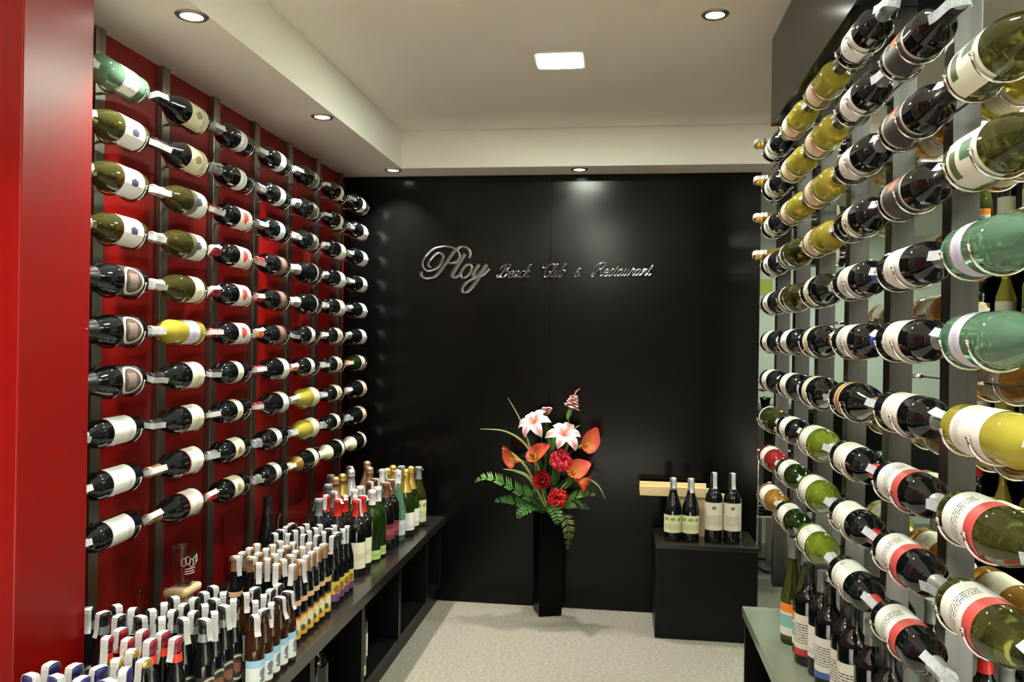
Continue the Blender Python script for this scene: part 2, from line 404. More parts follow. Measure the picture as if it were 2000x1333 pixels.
# ------------------------------------------------------------------ bottles
SH = dict(
    bordeaux=[(0, 0), (.033, 0), (.037, .003), (.038, .008), (.038, .188), (.0365, .198), (.032, .209), (.024, .220), (.0175, .231), (.0148, .243), (.0142, .284), (.0152, .286), (.0152, .298), (.0135, .300), (0, .300)],
    burgundy=[(0, 0), (.036, 0), (.0405, .003), (.0415, .009), (.0415, .145), (.040, .158), (.035, .178), (.028, .200), (.021, .222), (.0165, .243), (.0148, .262), (.0146, .284), (.0156, .286), (.0156, .296), (.0135, .298), (0, .298)],
    champagne=[(0, 0), (.038, 0), (.0430, .003), (.0440, .010), (.0440, .150), (.042, .168), (.036, .195), (.028, .222), (.0205, .248), (.0165, .268), (.0160, .284), (.0185, .287), (.0185, .293), (.0165, .297), (.0175, .304), (.0170, .313), (.010, .319), (0, .320)],
    hock=[(0, 0), (.032, 0), (.0365, .003), (.0375, .008), (.0375, .130), (.0365, .148), (.032, .180), (.026, .212), (.020, .243), (.0160, .268), (.0145, .290), (.0145, .316), (.0155, .318), (.0155, .328), (0, .330)],
    longneck=[(0, 0), (.022, 0), (.0250, .002), (.0258, .007), (.0258, .120), (.0245, .135), (.020, .155), (.0155, .175), (.0130, .195), (.0122, .222), (.0128, .226), (.0145, .229), (.0145, .238), (.0125, .2405), (0, .2405)],
    tallbeer=[(0, 0), (.022, 0), (.0250, .002), (.0260, .007), (.0260, .140), (.0250, .155), (.0205, .175), (.0160, .196), (.0132, .218), (.0124, .250), (.0130, .256), (.0145, .259), (.0145, .268), (.0125, .270), (0, .270)],
    stubby=[(0, 0), (.022, 0), (.0255, .002), (.0262, .007), (.0262, .098), (.0255, .110), (.0225, .128), (.0180, .146), (.0145, .162), (.0128, .182), (.0130, .187), (.0145, .190), (.0145, .198), (.0125, .200), (0, .200)],
)
def rad_at(prof, z):
    for (r0, z0), (r1, z1) in zip(prof[1:], prof[2:]):
        if z0 <= z <= z1 and z1 > z0:
            return r0 + (r1 - r0) * (z - z0) / (z1 - z0)
    return prof[-2][0]
CACHE = {}
def cached(key, fn):
    if key not in CACHE: CACHE[key] = fn()
    return CACHE[key]
def glass_mesh(sh):
    return cached(('g', sh), lambda: new_mesh('bottle_' + sh, lathe_bm(SH[sh], 28), True, 50))
def capsule_mesh(sh, ln):
    def f():
        p = SH[sh]; top = p[-1][1]; z0 = top - ln; e = 0.0009
        pr = [(rad_at(p, z0) + 0.0001, z0), (rad_at(p, z0) + e, z0 + 0.0005)] + [(r + e, z + (e if r < .0145 else 0)) for r, z in p if z > z0 + 0.001 and r > 1e-5] + [(0, top + e)]
        return new_mesh('capsule_' + sh, lathe_bm(pr, 20), True, 50)
    return cached(('c', sh, ln), f)
def label_mesh(sh, z0, z1, arc):
    def f():
        bm = bmesh.new(); uvl = bm.loops.layers.uv.new('UVMap')
        n = 18; e = 0.0007; a = math.radians(arc); cols = []
        p = SH[sh]
        for i in range(n + 1):
            t = -a / 2 + a * i / n
            r = [rad_at(p, z0) + e, rad_at(p, z1) + e]
            cols.append([bm.verts.new((r[0] * math.cos(t), r[0] * math.sin(t), z0)), bm.verts.new((r[1] * math.cos(t), r[1] * math.sin(t), z1))])
        for i in range(n):
            fc = bm.faces.new((cols[i][0], cols[i + 1][0], cols[i + 1][1], cols[i][1]))
            for lp, (u, v) in zip(fc.loops, ((i / n, 0), ((i + 1) / n, 0), ((i + 1) / n, 1), (i / n, 1))): lp[uvl].uv = (u, v)
        return new_mesh('label_' + sh, bm)
    return cached(('l', sh, z0, z1, arc), f)
def ring_mesh(sh, z0, z1):
    def f():
        p = SH[sh]; e = 0.0014
        return new_mesh('band_' + sh, lathe_bm([(rad_at(p, z0), z0), (rad_at(p, z0) + e, z0), (rad_at(p, (z0 + z1) / 2) + e, (z0 + z1) / 2), (rad_at(p, z1) + e, z1), (rad_at(p, z1), z1)], 22), True, 50)
    return cached(('r', sh, z0, z1), f)
def strip_mesh(sh, l1, l2, w=0.017):
    def f():
        p = SH[sh]; top = p[-1][1]
        def side(l, s):
            out = []
            n = 6
            for i in range(n + 1):
                z = top - l * i / n
                r = max(rad_at(p, z), rad_at(p, top - 0.004)) + 0.0022 + 0.007 * (i / n) ** 3
                out.append((s * r, z))
            return out
        a = side(l1, -1)[::-1]; b = side(l2, 1)
        line = a[:-1] + [(a[-1][0] * 0.9, top + 0.0005), (-0.008, top + 0.0024), (0.008, top + 0.0024), (b[0][0] * 0.9, top + 0.0005)] + b[1:]
        bm = bmesh.new(); rows = []
        for i, (x, z) in enumerate(line):
            x2, z2 = line[min(i + 1, len(line) - 1)]; x1, z1 = line[max(i - 1, 0)]
            nx, nz = -(z2 - z1), (x2 - x1); L = math.hypot(nx, nz) or 1
            nx, nz = nx / L * 0.0003, nz / L * 0.0003
            rows.append([bm.verts.new((x + nx, -w / 2, z + nz)), bm.verts.new((x + nx, w / 2, z + nz)), bm.verts.new((x - nx, w / 2, z - nz)), bm.verts.new((x - nx, -w / 2, z - nz))])
        for r0, r1 in zip(rows, rows[1:]):
            for k in range(4):
                bm.faces.new((r0[k], r0[(k + 1) % 4], r1[(k + 1) % 4], r1[k]))
        bm.faces.new(rows[0][::-1]); bm.faces.new(rows[-1])
        return new_mesh('strip_' + sh, bm, False)
    return cached(('s', sh, l1, l2, w), f)

# type: shape, glass, label, (z0, z1, arc), capsule, capsule length, extra bands, words
T = {}
def ty(k, shape, glass, label, lz, cap, cl, words, bands=(), name='wine_bottle'): T[k] = (shape, glass, label, lz, cap, cl, bands, words, name)
FULL, LOW, NARR, BIG = (.045, .150, 175), (.020, .110, 180), (.075, .130, 215), (.035, .165, 170)
ty('palegreen', 'bordeaux', 'pale', 'white', (.06, .135, 150), 'silver', .065, 'pale green glass bottle with white label')
ty('grape', 'burgundy', 'olive', 'grape', (.03, .135, 160), 'white', .055, 'olive bottle with grape motif white label')
ty('shield', 'champagne', 'black', 'shield', (.03, .135, 130), 'black', .10, 'black bottle with outlined shield label')
ty('whitebig', 'bordeaux', 'black', 'plain', (.050, .160, 175), 'silver', .06, 'black bottle with broad white label')
ty('cream', 'burgundy', 'black', 'cream', (.025, .135, 165), 'black', .06, 'black bottle with yellowish cream label')
ty('olive2', 'burgundy', 'olive', 'olivew', (.02, .115, 180), 'silver', .055, 'olive bottle with dark topped white label')
ty('olivec', 'burgundy', 'olive', 'creamw', (.03, .095, 190), 'cream', .055, 'olive bottle with ivory label')
ty('strawblue', 'bordeaux', 'yellow', 'lilac', (.05, .125, 180), 'silver', .06, 'straw yellow bottle with pale blue label')
ty('burgcream', 'burgundy', 'black', 'creamw', (.018, .105, 190), 'black', .06, 'black sloping bottle with ivory label')
ty('burgred', 'burgundy', 'black', 'rededge', (.015, .110, 190), 'copper', .06, 'black sloping bottle with red edged label')
ty('narrow', 'bordeaux', 'black', 'white', (.085, .140, 200), 'grey', .06, 'black bottle with narrow white label')
ty('redmark', 'bordeaux', 'black', 'redmark', (.03, .135, 190), 'maroon', .06, 'black bottle with red marked white label')
ty('narrowc', 'bordeaux', 'black', 'creamw', (.085, .135, 205), 'black', .06, 'black bottle with narrow ivory label')
ty('creamk', 'bordeaux', 'black', 'cream', (.065, .145, 195), 'grey', .06, 'black bottle with marked cream label')
ty('creamr', 'bordeaux', 'black', 'cream', (.065, .145, 195), 'red', .06, 'red capped black bottle with cream label')
ty('browny', 'bordeaux', 'black', 'brownl', (.05, .13, 190), 'red', .06, 'black bottle with dark brown label')
ty('browno', 'bordeaux', 'black', 'brownl', (.05, .13, 190), 'orange', .06, 'orange capped black bottle with brown label')
ty('lowwhite', 'burgundy', 'black', 'plain', (.02, .085, 195), 'maroon', .06, 'black sloping bottle with low white label')
ty('darkol', 'bordeaux', 'black', 'darkolive', (.06, .14, 190), 'grey', .06, 'black bottle with dark olive label')
ty('ringw', 'champagne', 'black', 'plain', (.07, .085, 300), 'silver', .08, 'black bottle with thin white ring')
ty('orangecap', 'bordeaux', 'black', 'white', (.085, .135, 205), 'orange', .06, 'orange capped black bottle with narrow label')
ty('strawcream', 'burgundy', 'yellow', 'creamw', (.02, .10, 190), 'silver', .06, 'yellow green bottle with ivory label')
ty('champ', 'champagne', 'black', 'creamw', (.025, .085, 190), 'gold', .115, 'gold foiled sparkling bottle', name='champagne_bottle')
ty('champc', 'champagne', 'black', 'creamw', (.025, .065, 190), 'cream', .13, 'cream foiled sparkling bottle', name='champagne_bottle')
ty('whitelow', 'bordeaux', 'black', 'plain', (.03, .115, 200), 'grey', .06, 'black bottle with white label')
ty('whitered', 'bordeaux', 'green', 'redw', (.04, .12, 200), 'red', .06, 'red capped green bottle with white label')
ty('peach', 'burgundy', 'black', 'peach', (.02, .09, 195), 'grey', .06, 'black bottle with peach label')
# right hand rack
ty('greensq', 'burgundy', 'olive', 'greensq', (.025, .135, 190), 'black', .055, 'olive bottle with green square label')
ty('palebig', 'burgundy', 'pale', 'lilac', (.045, .085, 260), 'silver', .05, 'pale green bottle with lilac ring label')
ty('strawbig', 'bordeaux', 'yellow', 'plain', (.045, .150, 200), 'white', .06, 'straw yellow bottle with broad white label')
ty('redband', 'bordeaux', 'black', 'redband', (.035, .155, 200), 'silver', .06, 'black bottle with red banded label')
ty('redbandg', 'burgundy', 'olive', 'redband', (.03, .140, 200), 'black', .06, 'olive bottle with red banded label')
ty('darkred', 'bordeaux', 'black', 'darkred', (.03, .145, 200), 'black', .06, 'black bottle with red patched dark label')
ty('rwhite', 'bordeaux', 'black', 'plain', (.055, .145, 205), 'grey', .06, 'black bottle with white label')
ty('rblue', 'bordeaux', 'black', 'white', (.055, .145, 205), 'blue', .06, 'blue capped black bottle with white label')
ty('rtan', 'burgundy', 'black', 'tan', (.055, .095, 250), 'copper', .06, 'black bottle with tan ring label')
ty('rred', 'bordeaux', 'black', 'plain', (.045, .145, 205), 'red', .06, 'red capped black bottle with white label')
ty('ryellow', 'bordeaux', 'yellow', 'pink', (.03, .10, 200), 'black', .06, 'straw yellow bottle with pinkish label')
ty('rgreen', 'burgundy', 'bright', 'plain', (.03, .115, 205), 'silver', .06, 'bright green bottle with white label')
ty('rdgreen', 'bordeaux', 'green', 'plain', (.05, .14, 205), 'black', .06, 'dark green bottle with white label')
ty('rolive', 'burgundy', 'olive', 'plain', (.03, .05, 250), 'grey', .06, 'olive green bottle with thin label')
ty('rrose', 'bordeaux', 'rose', 'plain', (.05, .13, 205), 'silver', .06, 'red wine bottle with white label')
ty('ramber', 'bordeaux', 'amber', 'plain', (.05, .14, 205), 'white', .06, 'amber bottle with white label')
ty('rpink', 'burgundy', 'black', 'creamw', (.05, .10, 230), 'copper', .06, 'black sloping bottle with ivory ring label')
ty('bamber', 'burgundy', 'amber', 'creamw', (.05, .14, 230), 'gold', .06, 'amber bottle with ivory label')
ty('byellow', 'burgundy', 'yellow', 'creamw', (.05, .14, 230), 'gold', .06, 'golden bottle with ivory label')
# counter
ty('beerblue', 'tallbeer', 'black', None, None, 'navy', .035, 'dark beer bottle with blue cap', name='beer_bottle')
ty('beergold', 'longneck', 'black', 'darkbeer', (.03, .10, 150), 'gold', .013, 'dark beer bottle with gold cap', name='beer_bottle')
ty('beerred', 'longneck', 'black', 'darkbeer', (.03, .10, 150), 'maroon', .03, 'dark beer bottle with red neck band', bands=((.188, .207, 'redband'),), name='beer_bottle')
ty('beerblack', 'longneck', 'black', 'darkbeer', (.03, .105, 170), 'black', .03, 'dark beer bottle with black cap', bands=((.188, .208, 'grey'),), name='beer_bottle')
ty('beerbrown', 'stubby', 'brown', 'bluebeer', (.014, .088, 190), 'black', .013, 'brown beer bottle with blue and white label', name='beer_bottle')
ty('beerorange', 'longneck', 'black', 'yellowbeer', (.014, .085, 190), 'copper', .045, 'dark beer bottle with copper cap and yellow label', bands=((.118, .133, 'tan'),), name='beer_bottle')
ty('beerdark', 'longneck', 'black', 'purple', (.014, .085, 190), 'black', .045, 'dark beer bottle with yellow and purple label', name='beer_bottle')
ty('cred', 'bordeaux', 'black', 'creamw', (.03, .135, 185), 'red', .065, 'red capped wine bottle with cream label')
ty('cgrey', 'bordeaux', 'black', 'creamw', (.03, .135, 185), 'grey', .065, 'grey capped wine bottle')
ty('clime', 'bordeaux', 'green', 'lime', (.012, .050, 185), 'white', .06, 'green wine bottle with lime label')
ty('cmaroon', 'bordeaux', 'black', 'redl', (.05, .12, 185), 'brown', .065, 'dark wine bottle with maroon label')
ty('cpale', 'hock', 'pale', 'lilac', (.03, .10, 150), 'white', .06, 'tall pale green bottle with white cap')
ty('cchamp', 'champagne', 'green', 'plain', (.03, .115, 185), 'gold', .11, 'gold foiled sparkling bottle with white label', name='champagne_bottle')
ty('ccopper', 'champagne', 'black', 'creamw', (.03, .10, 185), 'copper', .12, 'copper foiled sparkling bottle', name='champagne_bottle')
ty('csilver', 'champagne', 'black', 'creamw', (.03, .10, 185), 'silver', .12, 'silver foiled sparkling bottle', name='champagne_bottle')
ty('colive', 'burgundy', 'olive', 'trees', (.025, .135, 190), 'grey', .06, 'olive wine bottle with pale label')
ty('ctall', 'hock', 'black', None, None, 'black', .07, 'lone tall black bottle')
ty('porange', 'hock', 'olive', 'orangel', (.03, .13, 190), 'grey', .06, 'olive bottle with orange topped label')
ty('pblue', 'bordeaux', 'black', 'bluew', (.04, .15, 190), 'black', .06, 'black bottle with blue edged label')
ty('predw', 'bordeaux', 'black', 'redw', (.03, .15, 190), 'black', .06, 'black bottle with red edged white label')
ty('ptrees', 'burgundy', 'black', 'trees', (.04, .125, 185), 'grey', .055, 'dark sloping bottle with pale green label')
ty('pcastle', 'bordeaux', 'black', 'castle', (.055, .175, 180), 'black', .07, 'tall dark bottle with rose crest label')

def bottle(kind, M, label, group, spin=0.0, strip=True, scale=1.0, strip_rot=None, blue=False):
    sh, gl, lb, lz, cp, cl, bands, words, nm = T[kind]
    M = M @ Matrix.Rotation(spin, 4, 'Z')
    if scale != 1.0: M = M @ Matrix.Scale(scale, 4)
    o = obj(nm, glass_mesh(sh), GL[gl]); o.matrix_world = M
    tag(o, label, 'bottle', group)
    if lb: obj('label', label_mesh(sh, *lz), LB[lb], o)
    cap_ = obj('capsule' if nm != 'beer_bottle' else 'cap', capsule_mesh(sh, cl), CAP[cp], o)
    for z0, z1, c in bands: obj('neck_band', ring_mesh(sh, z0, z1), CAP[c], o)
    if strip:
        l = random.choice((.045, .055, .065)) if nm != 'beer_bottle' else random.choice((.048, .058, .066))
        l2 = random.choice((.015, .03, .045))
        a = random.uniform(0, 2 * PI) if strip_rot is None else strip_rot
        obj('tax_strip', strip_mesh(sh, l2, l), PAPERB if blue else PAPER, cap_, Matrix.Rotation(a, 4, 'Z'))
    return o

ORD = ['first', 'second', 'third', 'fourth', 'fifth', 'sixth', 'seventh', 'eighth', 'ninth', 'tenth', 'eleventh', 'twelfth']
ROWN = ['top'] + ORD[1:9] + ['bottom']
ROWZ = [2.106 - 0.1377 * i for i in range(10)]
PITCH = 0.342

def cradle_mesh(s, r, ypost, xpost):
    """wire cradle in axis coordinates: origin at the bottle base centre, neck towards -Y, s = aisle direction along X"""
    def f():
        bm = bmesh.new(); R = r + 0.004
        for yy in (-0.022, -0.122):
            pts = []
            for i in range(15):
                a = math.radians(170 + (355 - 170) * i / 14)
                pts.append((s * R * math.cos(a), yy, R * math.sin(a)))
            tube_bm(pts, 0.0026, 6, bm)
            e = pts[-1]; bmesh.ops.create_icosphere(bm, subdivisions=1, radius=0.0045, matrix=Matrix.Translation(e))
        a = math.radians(188); px, pz = s * R * math.cos(a), R * math.sin(a)
        ys = [-0.122, -0.022, ypost]
        tube_bm([(px, min(ys), pz), (px, max(ys), pz)], 0.0026, 6, bm)
        tube_bm([(px, ypost, pz), (xpost, ypost, pz)], 0.0045, 6, bm)
        return new_mesh('cradle', bm)
    return cached(('cradle', s, round(r, 4), round(ypost, 4), round(xpost, 4)), f)

# ---------------- left rack
LX = -1.385
LEFT = [
    ['palegreen', 'grape', 'grape', 'grape', 'shield', 'shield', 'shield', 'whitebig', 'whitebig', 'whitebig'],
    ['cream', 'cream', 'olive2', 'olive2', 'olivec', 'strawblue', 'burgcream', 'burgcream', 'burgred', 'burgred'],
    ['narrow', 'narrow', 'redmark', 'redmark', 'redmark', 'redmark', 'narrowc', 'narrowc', 'creamk', 'creamr'],
    ['narrow', 'narrow', 'narrow', 'browny', 'browny', 'browno', 'lowwhite', 'lowwhite', 'narrow', 'narrow'],
    ['darkol', 'darkol', 'darkol', 'ringw', 'ringw', 'narrowc', 'orangecap', 'strawcream', 'strawcream', 'champ'],
    ['narrowc', 'narrowc', 'whitelow', 'whitelow', 'whitelow', 'creamk', 'creamk', 'creamk', 'narrow', 'champc'],
    ['narrow', 'whitelow', 'whitelow', 'whitelow', 'whitelow', 'whitelow', 'whitered', 'peach', 'peach', 'champc'],
]
def post(x0, x1, yc, z0, z1, label, group, mat=STEEL):
    bm = bmesh.new(); bx(bm, x0, x1, yc - 0.0225, yc + 0.0225, 0, z1 - z0, 0.0012)
    o = obj('rack_post', new_mesh('rack_post', bm, False), mat)
    o.location = (0, 0, z0)
    return tag(o, label, 'rack post', group)
MLEFT = Matrix(((1, 0, 0), (0, 0, -1), (0, 1, 0))).to_4x4()      # columns: X, Z, -Y
MRIGHT = Matrix(((-1, 0, 0), (0, 0, -1), (0, -1, 0))).to_4x4()   # columns: -X, -Z, -Y
for c in range(7):
    yc = 2.180 + PITCH * c
    p = post(-1.52, -1.50, yc, 0.457, ZS - 0.001, 'brushed steel rack post on red wall, %s from the pillar' % ORD[c], 'rack posts on the red wall')
    base = 2.180 + PITCH * c
    for r in range(10):
        k = LEFT[c][r]; z = ROWZ[r]
        rb = SH[T[k][0]][4][0]
        cr = obj('bottle_cradle', cradle_mesh(1, rb, yc - base, -1.50 - LX), WIRE, p)
        cr.location = (LX, base, z - 0.457)
        M = Matrix.Translation((LX, base, z)) @ Matrix.Rotation(math.radians(4), 4, 'Z') @ MLEFT
        sp = random.uniform(-0.15, 0.15)
        words = T[k][7]
        bottle(k, M, '%s, %s row, %s column from red pillar' % (words, ROWN[r], ORD[c]), 'bottles on the red wall rack', sp, strip_rot=random.uniform(-0.5, 0.9))
# ---------------- right rack
RX = 0.535
RIGHT = {
    0: {2: 'greensq', 3: 'greensq', 4: 'palebig', 5: 'palebig', 6: 'strawbig', 7: 'redbandg', 8: 'redbandg'},
    1: {1: 'darkred', 2: 'darkred', 3: 'darkred', 4: 'rwhite', 5: 'rwhite', 6: 'rwhite', 7: 'redband', 8: 'redband', 9: 'redband'},
    2: {0: 'rwhite', 1: 'rwhite', 2: 'rwhite', 3: 'narrowc', 4: 'rblue', 5: 'rblue', 6: 'rtan', 7: 'rred', 8: 'rred', 9: 'rred'},
    3: {0: 'ryellow', 1: 'ryellow', 2: 'ryellow', 3: 'ryellow', 4: 'rpink', 5: 'rpink', 6: 'rpink', 7: 'rgreen', 8: 'rgreen', 9: 'rgreen'},
    4: {0: 'ryellow', 1: 'ryellow', 2: 'ryellow', 3: 'rolive', 4: 'rolive', 5: 'rwhite', 6: 'rwhite', 7: 'rwhite', 8: 'rdgreen', 9: 'rdgreen'},
    5: {0: 'rwhite', 1: 'rwhite', 2: 'rwhite', 3: 'rwhite', 4: 'rwhite', 5: 'rwhite', 6: 'rwhite', 7: 'rolive', 8: 'rrose', 9: 'ramber'},
}
rposts = {}
for c in range(-1, 7):
    yc = 1.632 + PITCH * c
    if c < 6: rposts[c] = post(0.60, 0.65, yc, 0.457, 2.175 if yc < 2.95 else 2.29, 'brushed steel post of right rack, %s from the near end' % ORD[c + 1], 'right rack posts', STEELD)
for c, rows in RIGHT.items():
    base = 1.372 + PITCH * c
    for r, k in rows.items():
        z = ROWZ[r]; rb = SH[T[k][0]][4][0]
        p = rposts.get(c)
        yc = 1.632 + PITCH * c
        cr = obj('bottle_cradle', cradle_mesh(-1, rb, yc - base, 0.60 - RX), WIRE, p)
        cr.location = (RX, base, z - 0.457)
        M = Matrix.Translation((RX, base, z)) @ MRIGHT
        bottle(k, M, '%s, %s row, %s right rack column from black wall' % (T[k][7], ROWN[r], ORD[5 - c]), 'bottles on the right rack', random.uniform(-0.5, -0.1), strip_rot=random.uniform(-0.6, 0.6), blue=True)
# four sparkling bottles laid across the far end of the rack, necks pointing into the aisle
for i, r in enumerate((0, 1, 2, 3)):
    M = Matrix.Translation((0.797, 3.128, ROWZ[r] + 0.045)) @ Matrix(((0, 0, -1), (-1, 0, 0), (0, 1, 0))).to_4x4()
    zb = ROWZ[r] + 0.045 - 0.0475 - 0.457
    bm = bmesh.new()
    tube_bm([(0.64, 3.02, zb), (0.64, 3.172, zb), (0.64, 3.176, zb + 0.02)], 0.003, 6, bm)
    tube_bm([(0.648, 3.03, zb), (0.76, 3.05, zb), (0.76, 3.172, zb), (0.76, 3.176, zb + 0.02)], 0.003, 6, bm)
    obj('bottle_cradle', new_mesh('end_cradle', bm), WIRE, rposts[4])
    bottle('champ', M, 'gold necked sparkling bottle pointing into the aisle, %s row of right rack' % ROWN[r], 'sparkling bottles at the far rack end', strip_rot=0.4)
# bottles on the back of the right rack, seen through the gaps
BX = 0.725
for c in range(-1, 4):
    for r in range(2, 10):
        if (c, r) in ((0, 5), (1, 5), (2, 3), (3, 6), (2, 6), (3, 4)): continue
        k = 'bamber' if (c + r) % 3 else 'byellow'
        base = 1.40 + PITCH * c; z = ROWZ[r] + 0.066; rb = SH[T[k][0]][4][0]
        if c == -1 and r > 9: continue
        yc = 1.632 + PITCH * c
        cr = obj('bottle_cradle', cradle_mesh(1, rb, yc - base, 0.65 - BX), WIRE, rposts[c])
        cr.location = (BX, base, z - 0.457)
        M = Matrix.Translation((BX, base, z)) @ MRIGHT
        bottle(k, M, '%s behind right rack, %s level, %s from near end' % (T[k][7], ORD[r], ORD[c + 1]), 'bottles on the back of the right rack', random.uniform(-0.3, 0.3))

# ------------------------------------------------------------------ left counter
ZC = 0.455
bm = bmesh.new()
vs = [(-1.52, 1.922), (-1.52, YB - 0.001), (-0.93, YB - 0.001), (-0.93, 0.55), (-1.339, 0.55), (-1.339, 1.922)]
lo_ = [bm.verts.new((x, y, ZC - 0.04)) for x, y in vs]; hi_ = [bm.verts.new((x, y, ZC)) for x, y in vs]
bm.faces.new(lo_); bm.faces.new(hi_[::-1])
for i in range(6): bm.faces.new((lo_[i], hi_[i], hi_[(i + 1) % 6], lo_[(i + 1) % 6]))
bmesh.ops.recalc_face_normals(bm, faces=bm.faces)
tag(obj('worktop', new_mesh('worktop', bm, False), WORKT), 'long black worktop below the red wall rack', 'worktop')
YD = [0.56, 0.93, 1.445, 1.96, 2.474, 2.989, 3.504, 4.019, 4.322]
for i in range(8):
    y0, y1 = YD[i], YD[i + 1]
    xb = -1.335 if y0 < 1.9 else -1.515
    t = empty('open_cabinet', (-0.95, (y0 + y1) / 2, 0))
    tag(t, 'open black cabinet under the long worktop, %s from black wall' % ORD[7 - i], 'cabinet', 'cabinets under the worktop')
    def part(nm, x0, x1, a, b, z0, z1):
        o = box(nm, x0 + 0.95, x1 + 0.95, a - (y0 + y1) / 2, b - (y0 + y1) / 2, z0, z1, BLACKW, t, bev=0.001); return o
    part('side_panel', xb, -0.95, y0 + 0.0005, y0 + 0.0185, 0.075, ZC - 0.0405)
    part('side_panel', xb, -0.95, y1 - 0.0185, y1 - 0.0005, 0.075, ZC - 0.0405)
    part('back_panel', xb, xb + 0.01, y0 + 0.019, y1 - 0.019, 0.095, ZC - 0.041)
    part('bottom_panel', xb, -0.952, y0 + 0.019, y1 - 0.019, 0.075, 0.094)
    part('plinth_board', -0.985, -0.965, y0 + 0.0005, y1 - 0.0005, 0.0, 0.0745)
# bottles standing inside the cabinets
def stand(x, y, z, ang): return Matrix.Translation((x, y, z)) @ Matrix.Rotation(ang, 4, 'Z')
for (x, y, k, wd) in ((-1.02, 2.60, 'browno', 'orange capped dark bottle nearest the front in the cabinet'), (-1.02, 2.70, 'browno', 'orange capped dark bottle behind another in the cabinet'),
                      (-1.10, 2.62, 'browny', 'red capped dark bottle deep in the cabinet'), (-1.00, 3.06, 'clime', 'green bottle with lime label inside the cabinet'),
                      (-1.02, 3.14, 'rwhite', 'black bottle with white label inside the cabinet')):
    bottle(k, stand(x, y, 0.0945, -0.6), wd, 'bottles inside the cabinets', strip=False)

def grid(kind, cells, group, desc, ang=-0.5, jit=0.002):
    rows = sorted({x for x, y in cells}, reverse=True)
    for x in rows:
        ys = sorted(y for a, y in cells if a == x)
        for j, y in enumerate(ys):
            ri = rows.index(x)
            rw = 'front' if ri == 0 else ORD[ri]
            lab = '%s, %s row, %s from the pillar end' % (desc, rw, ORD[j])
            bottle(kind, stand(x + random.uniform(-jit, jit), y + random.uniform(-jit, jit), ZC, ang + random.uniform(-.15, .15)), lab, group, strip_rot=-.57 + random.uniform(-.9, .9))
def cells(rows): return [(x, y0 + i * d) for x, y0, d, n in rows for i in range(n)]
D = 0.0545
grid('beerblue', cells([(-.99, 1.49, D, 2), (-1.045, 1.49, D, 2), (-1.10, 1.49, D, 2), (-1.155, 1.49, D, 2)]), 'blue capped beers', T['beerblue'][7])
grid('beergold', cells([(-1.025, 1.665, D, 1), (-1.08, 1.655, D, 2)]), 'gold capped beers', T['beergold'][7])
grid('beerred', cells([(-1.025, 1.80, D, 1), (-1.075, 1.775, D, 2), (-1.13, 1.775, D, 2), (-1.185, 1.775, D, 2)]), 'red banded beers', T['beerred'][7])
grid('beerblack', cells([(-1.025, 1.93, .053, 4), (-1.08, 1.925, .053, 5), (-1.135, 1.92, .053, 6), (-1.19, 1.92, .053, 4), (-1.245, 1.92, .053, 2), (-1.30, 1.935, .053, 2), (-1.355, 1.955, .053, 1)]), 'black capped beers', T['beerblack'][7])
grid('beerbrown', cells([(-.965, 2.09, .0535, 5), (-1.02, 2.205, .0535, 4), (-1.075, 2.265, .0535, 2)]), 'brown beers', T['beerbrown'][7], ang=-0.45)
grid('beerorange', cells([(-1.005, 2.44, .0535, 6), (-1.06, 2.44, .0535, 6), (-1.115, 2.44, .0535, 6), (-1.17, 2.50, .0535, 5), (-1.225, 2.50, .0535, 4)]), 'copper capped beers', T['beerorange'][7])
grid('beerdark', cells([(-1.015, 2.82, .0535, 4), (-1.07, 2.82, .0535, 4), (-1.125, 2.82, .0535, 4), (-1.18, 2.82, .0535, 4), (-1.235, 2.82, .0535, 4)]), 'purple label beers', T['beerdark'][7])
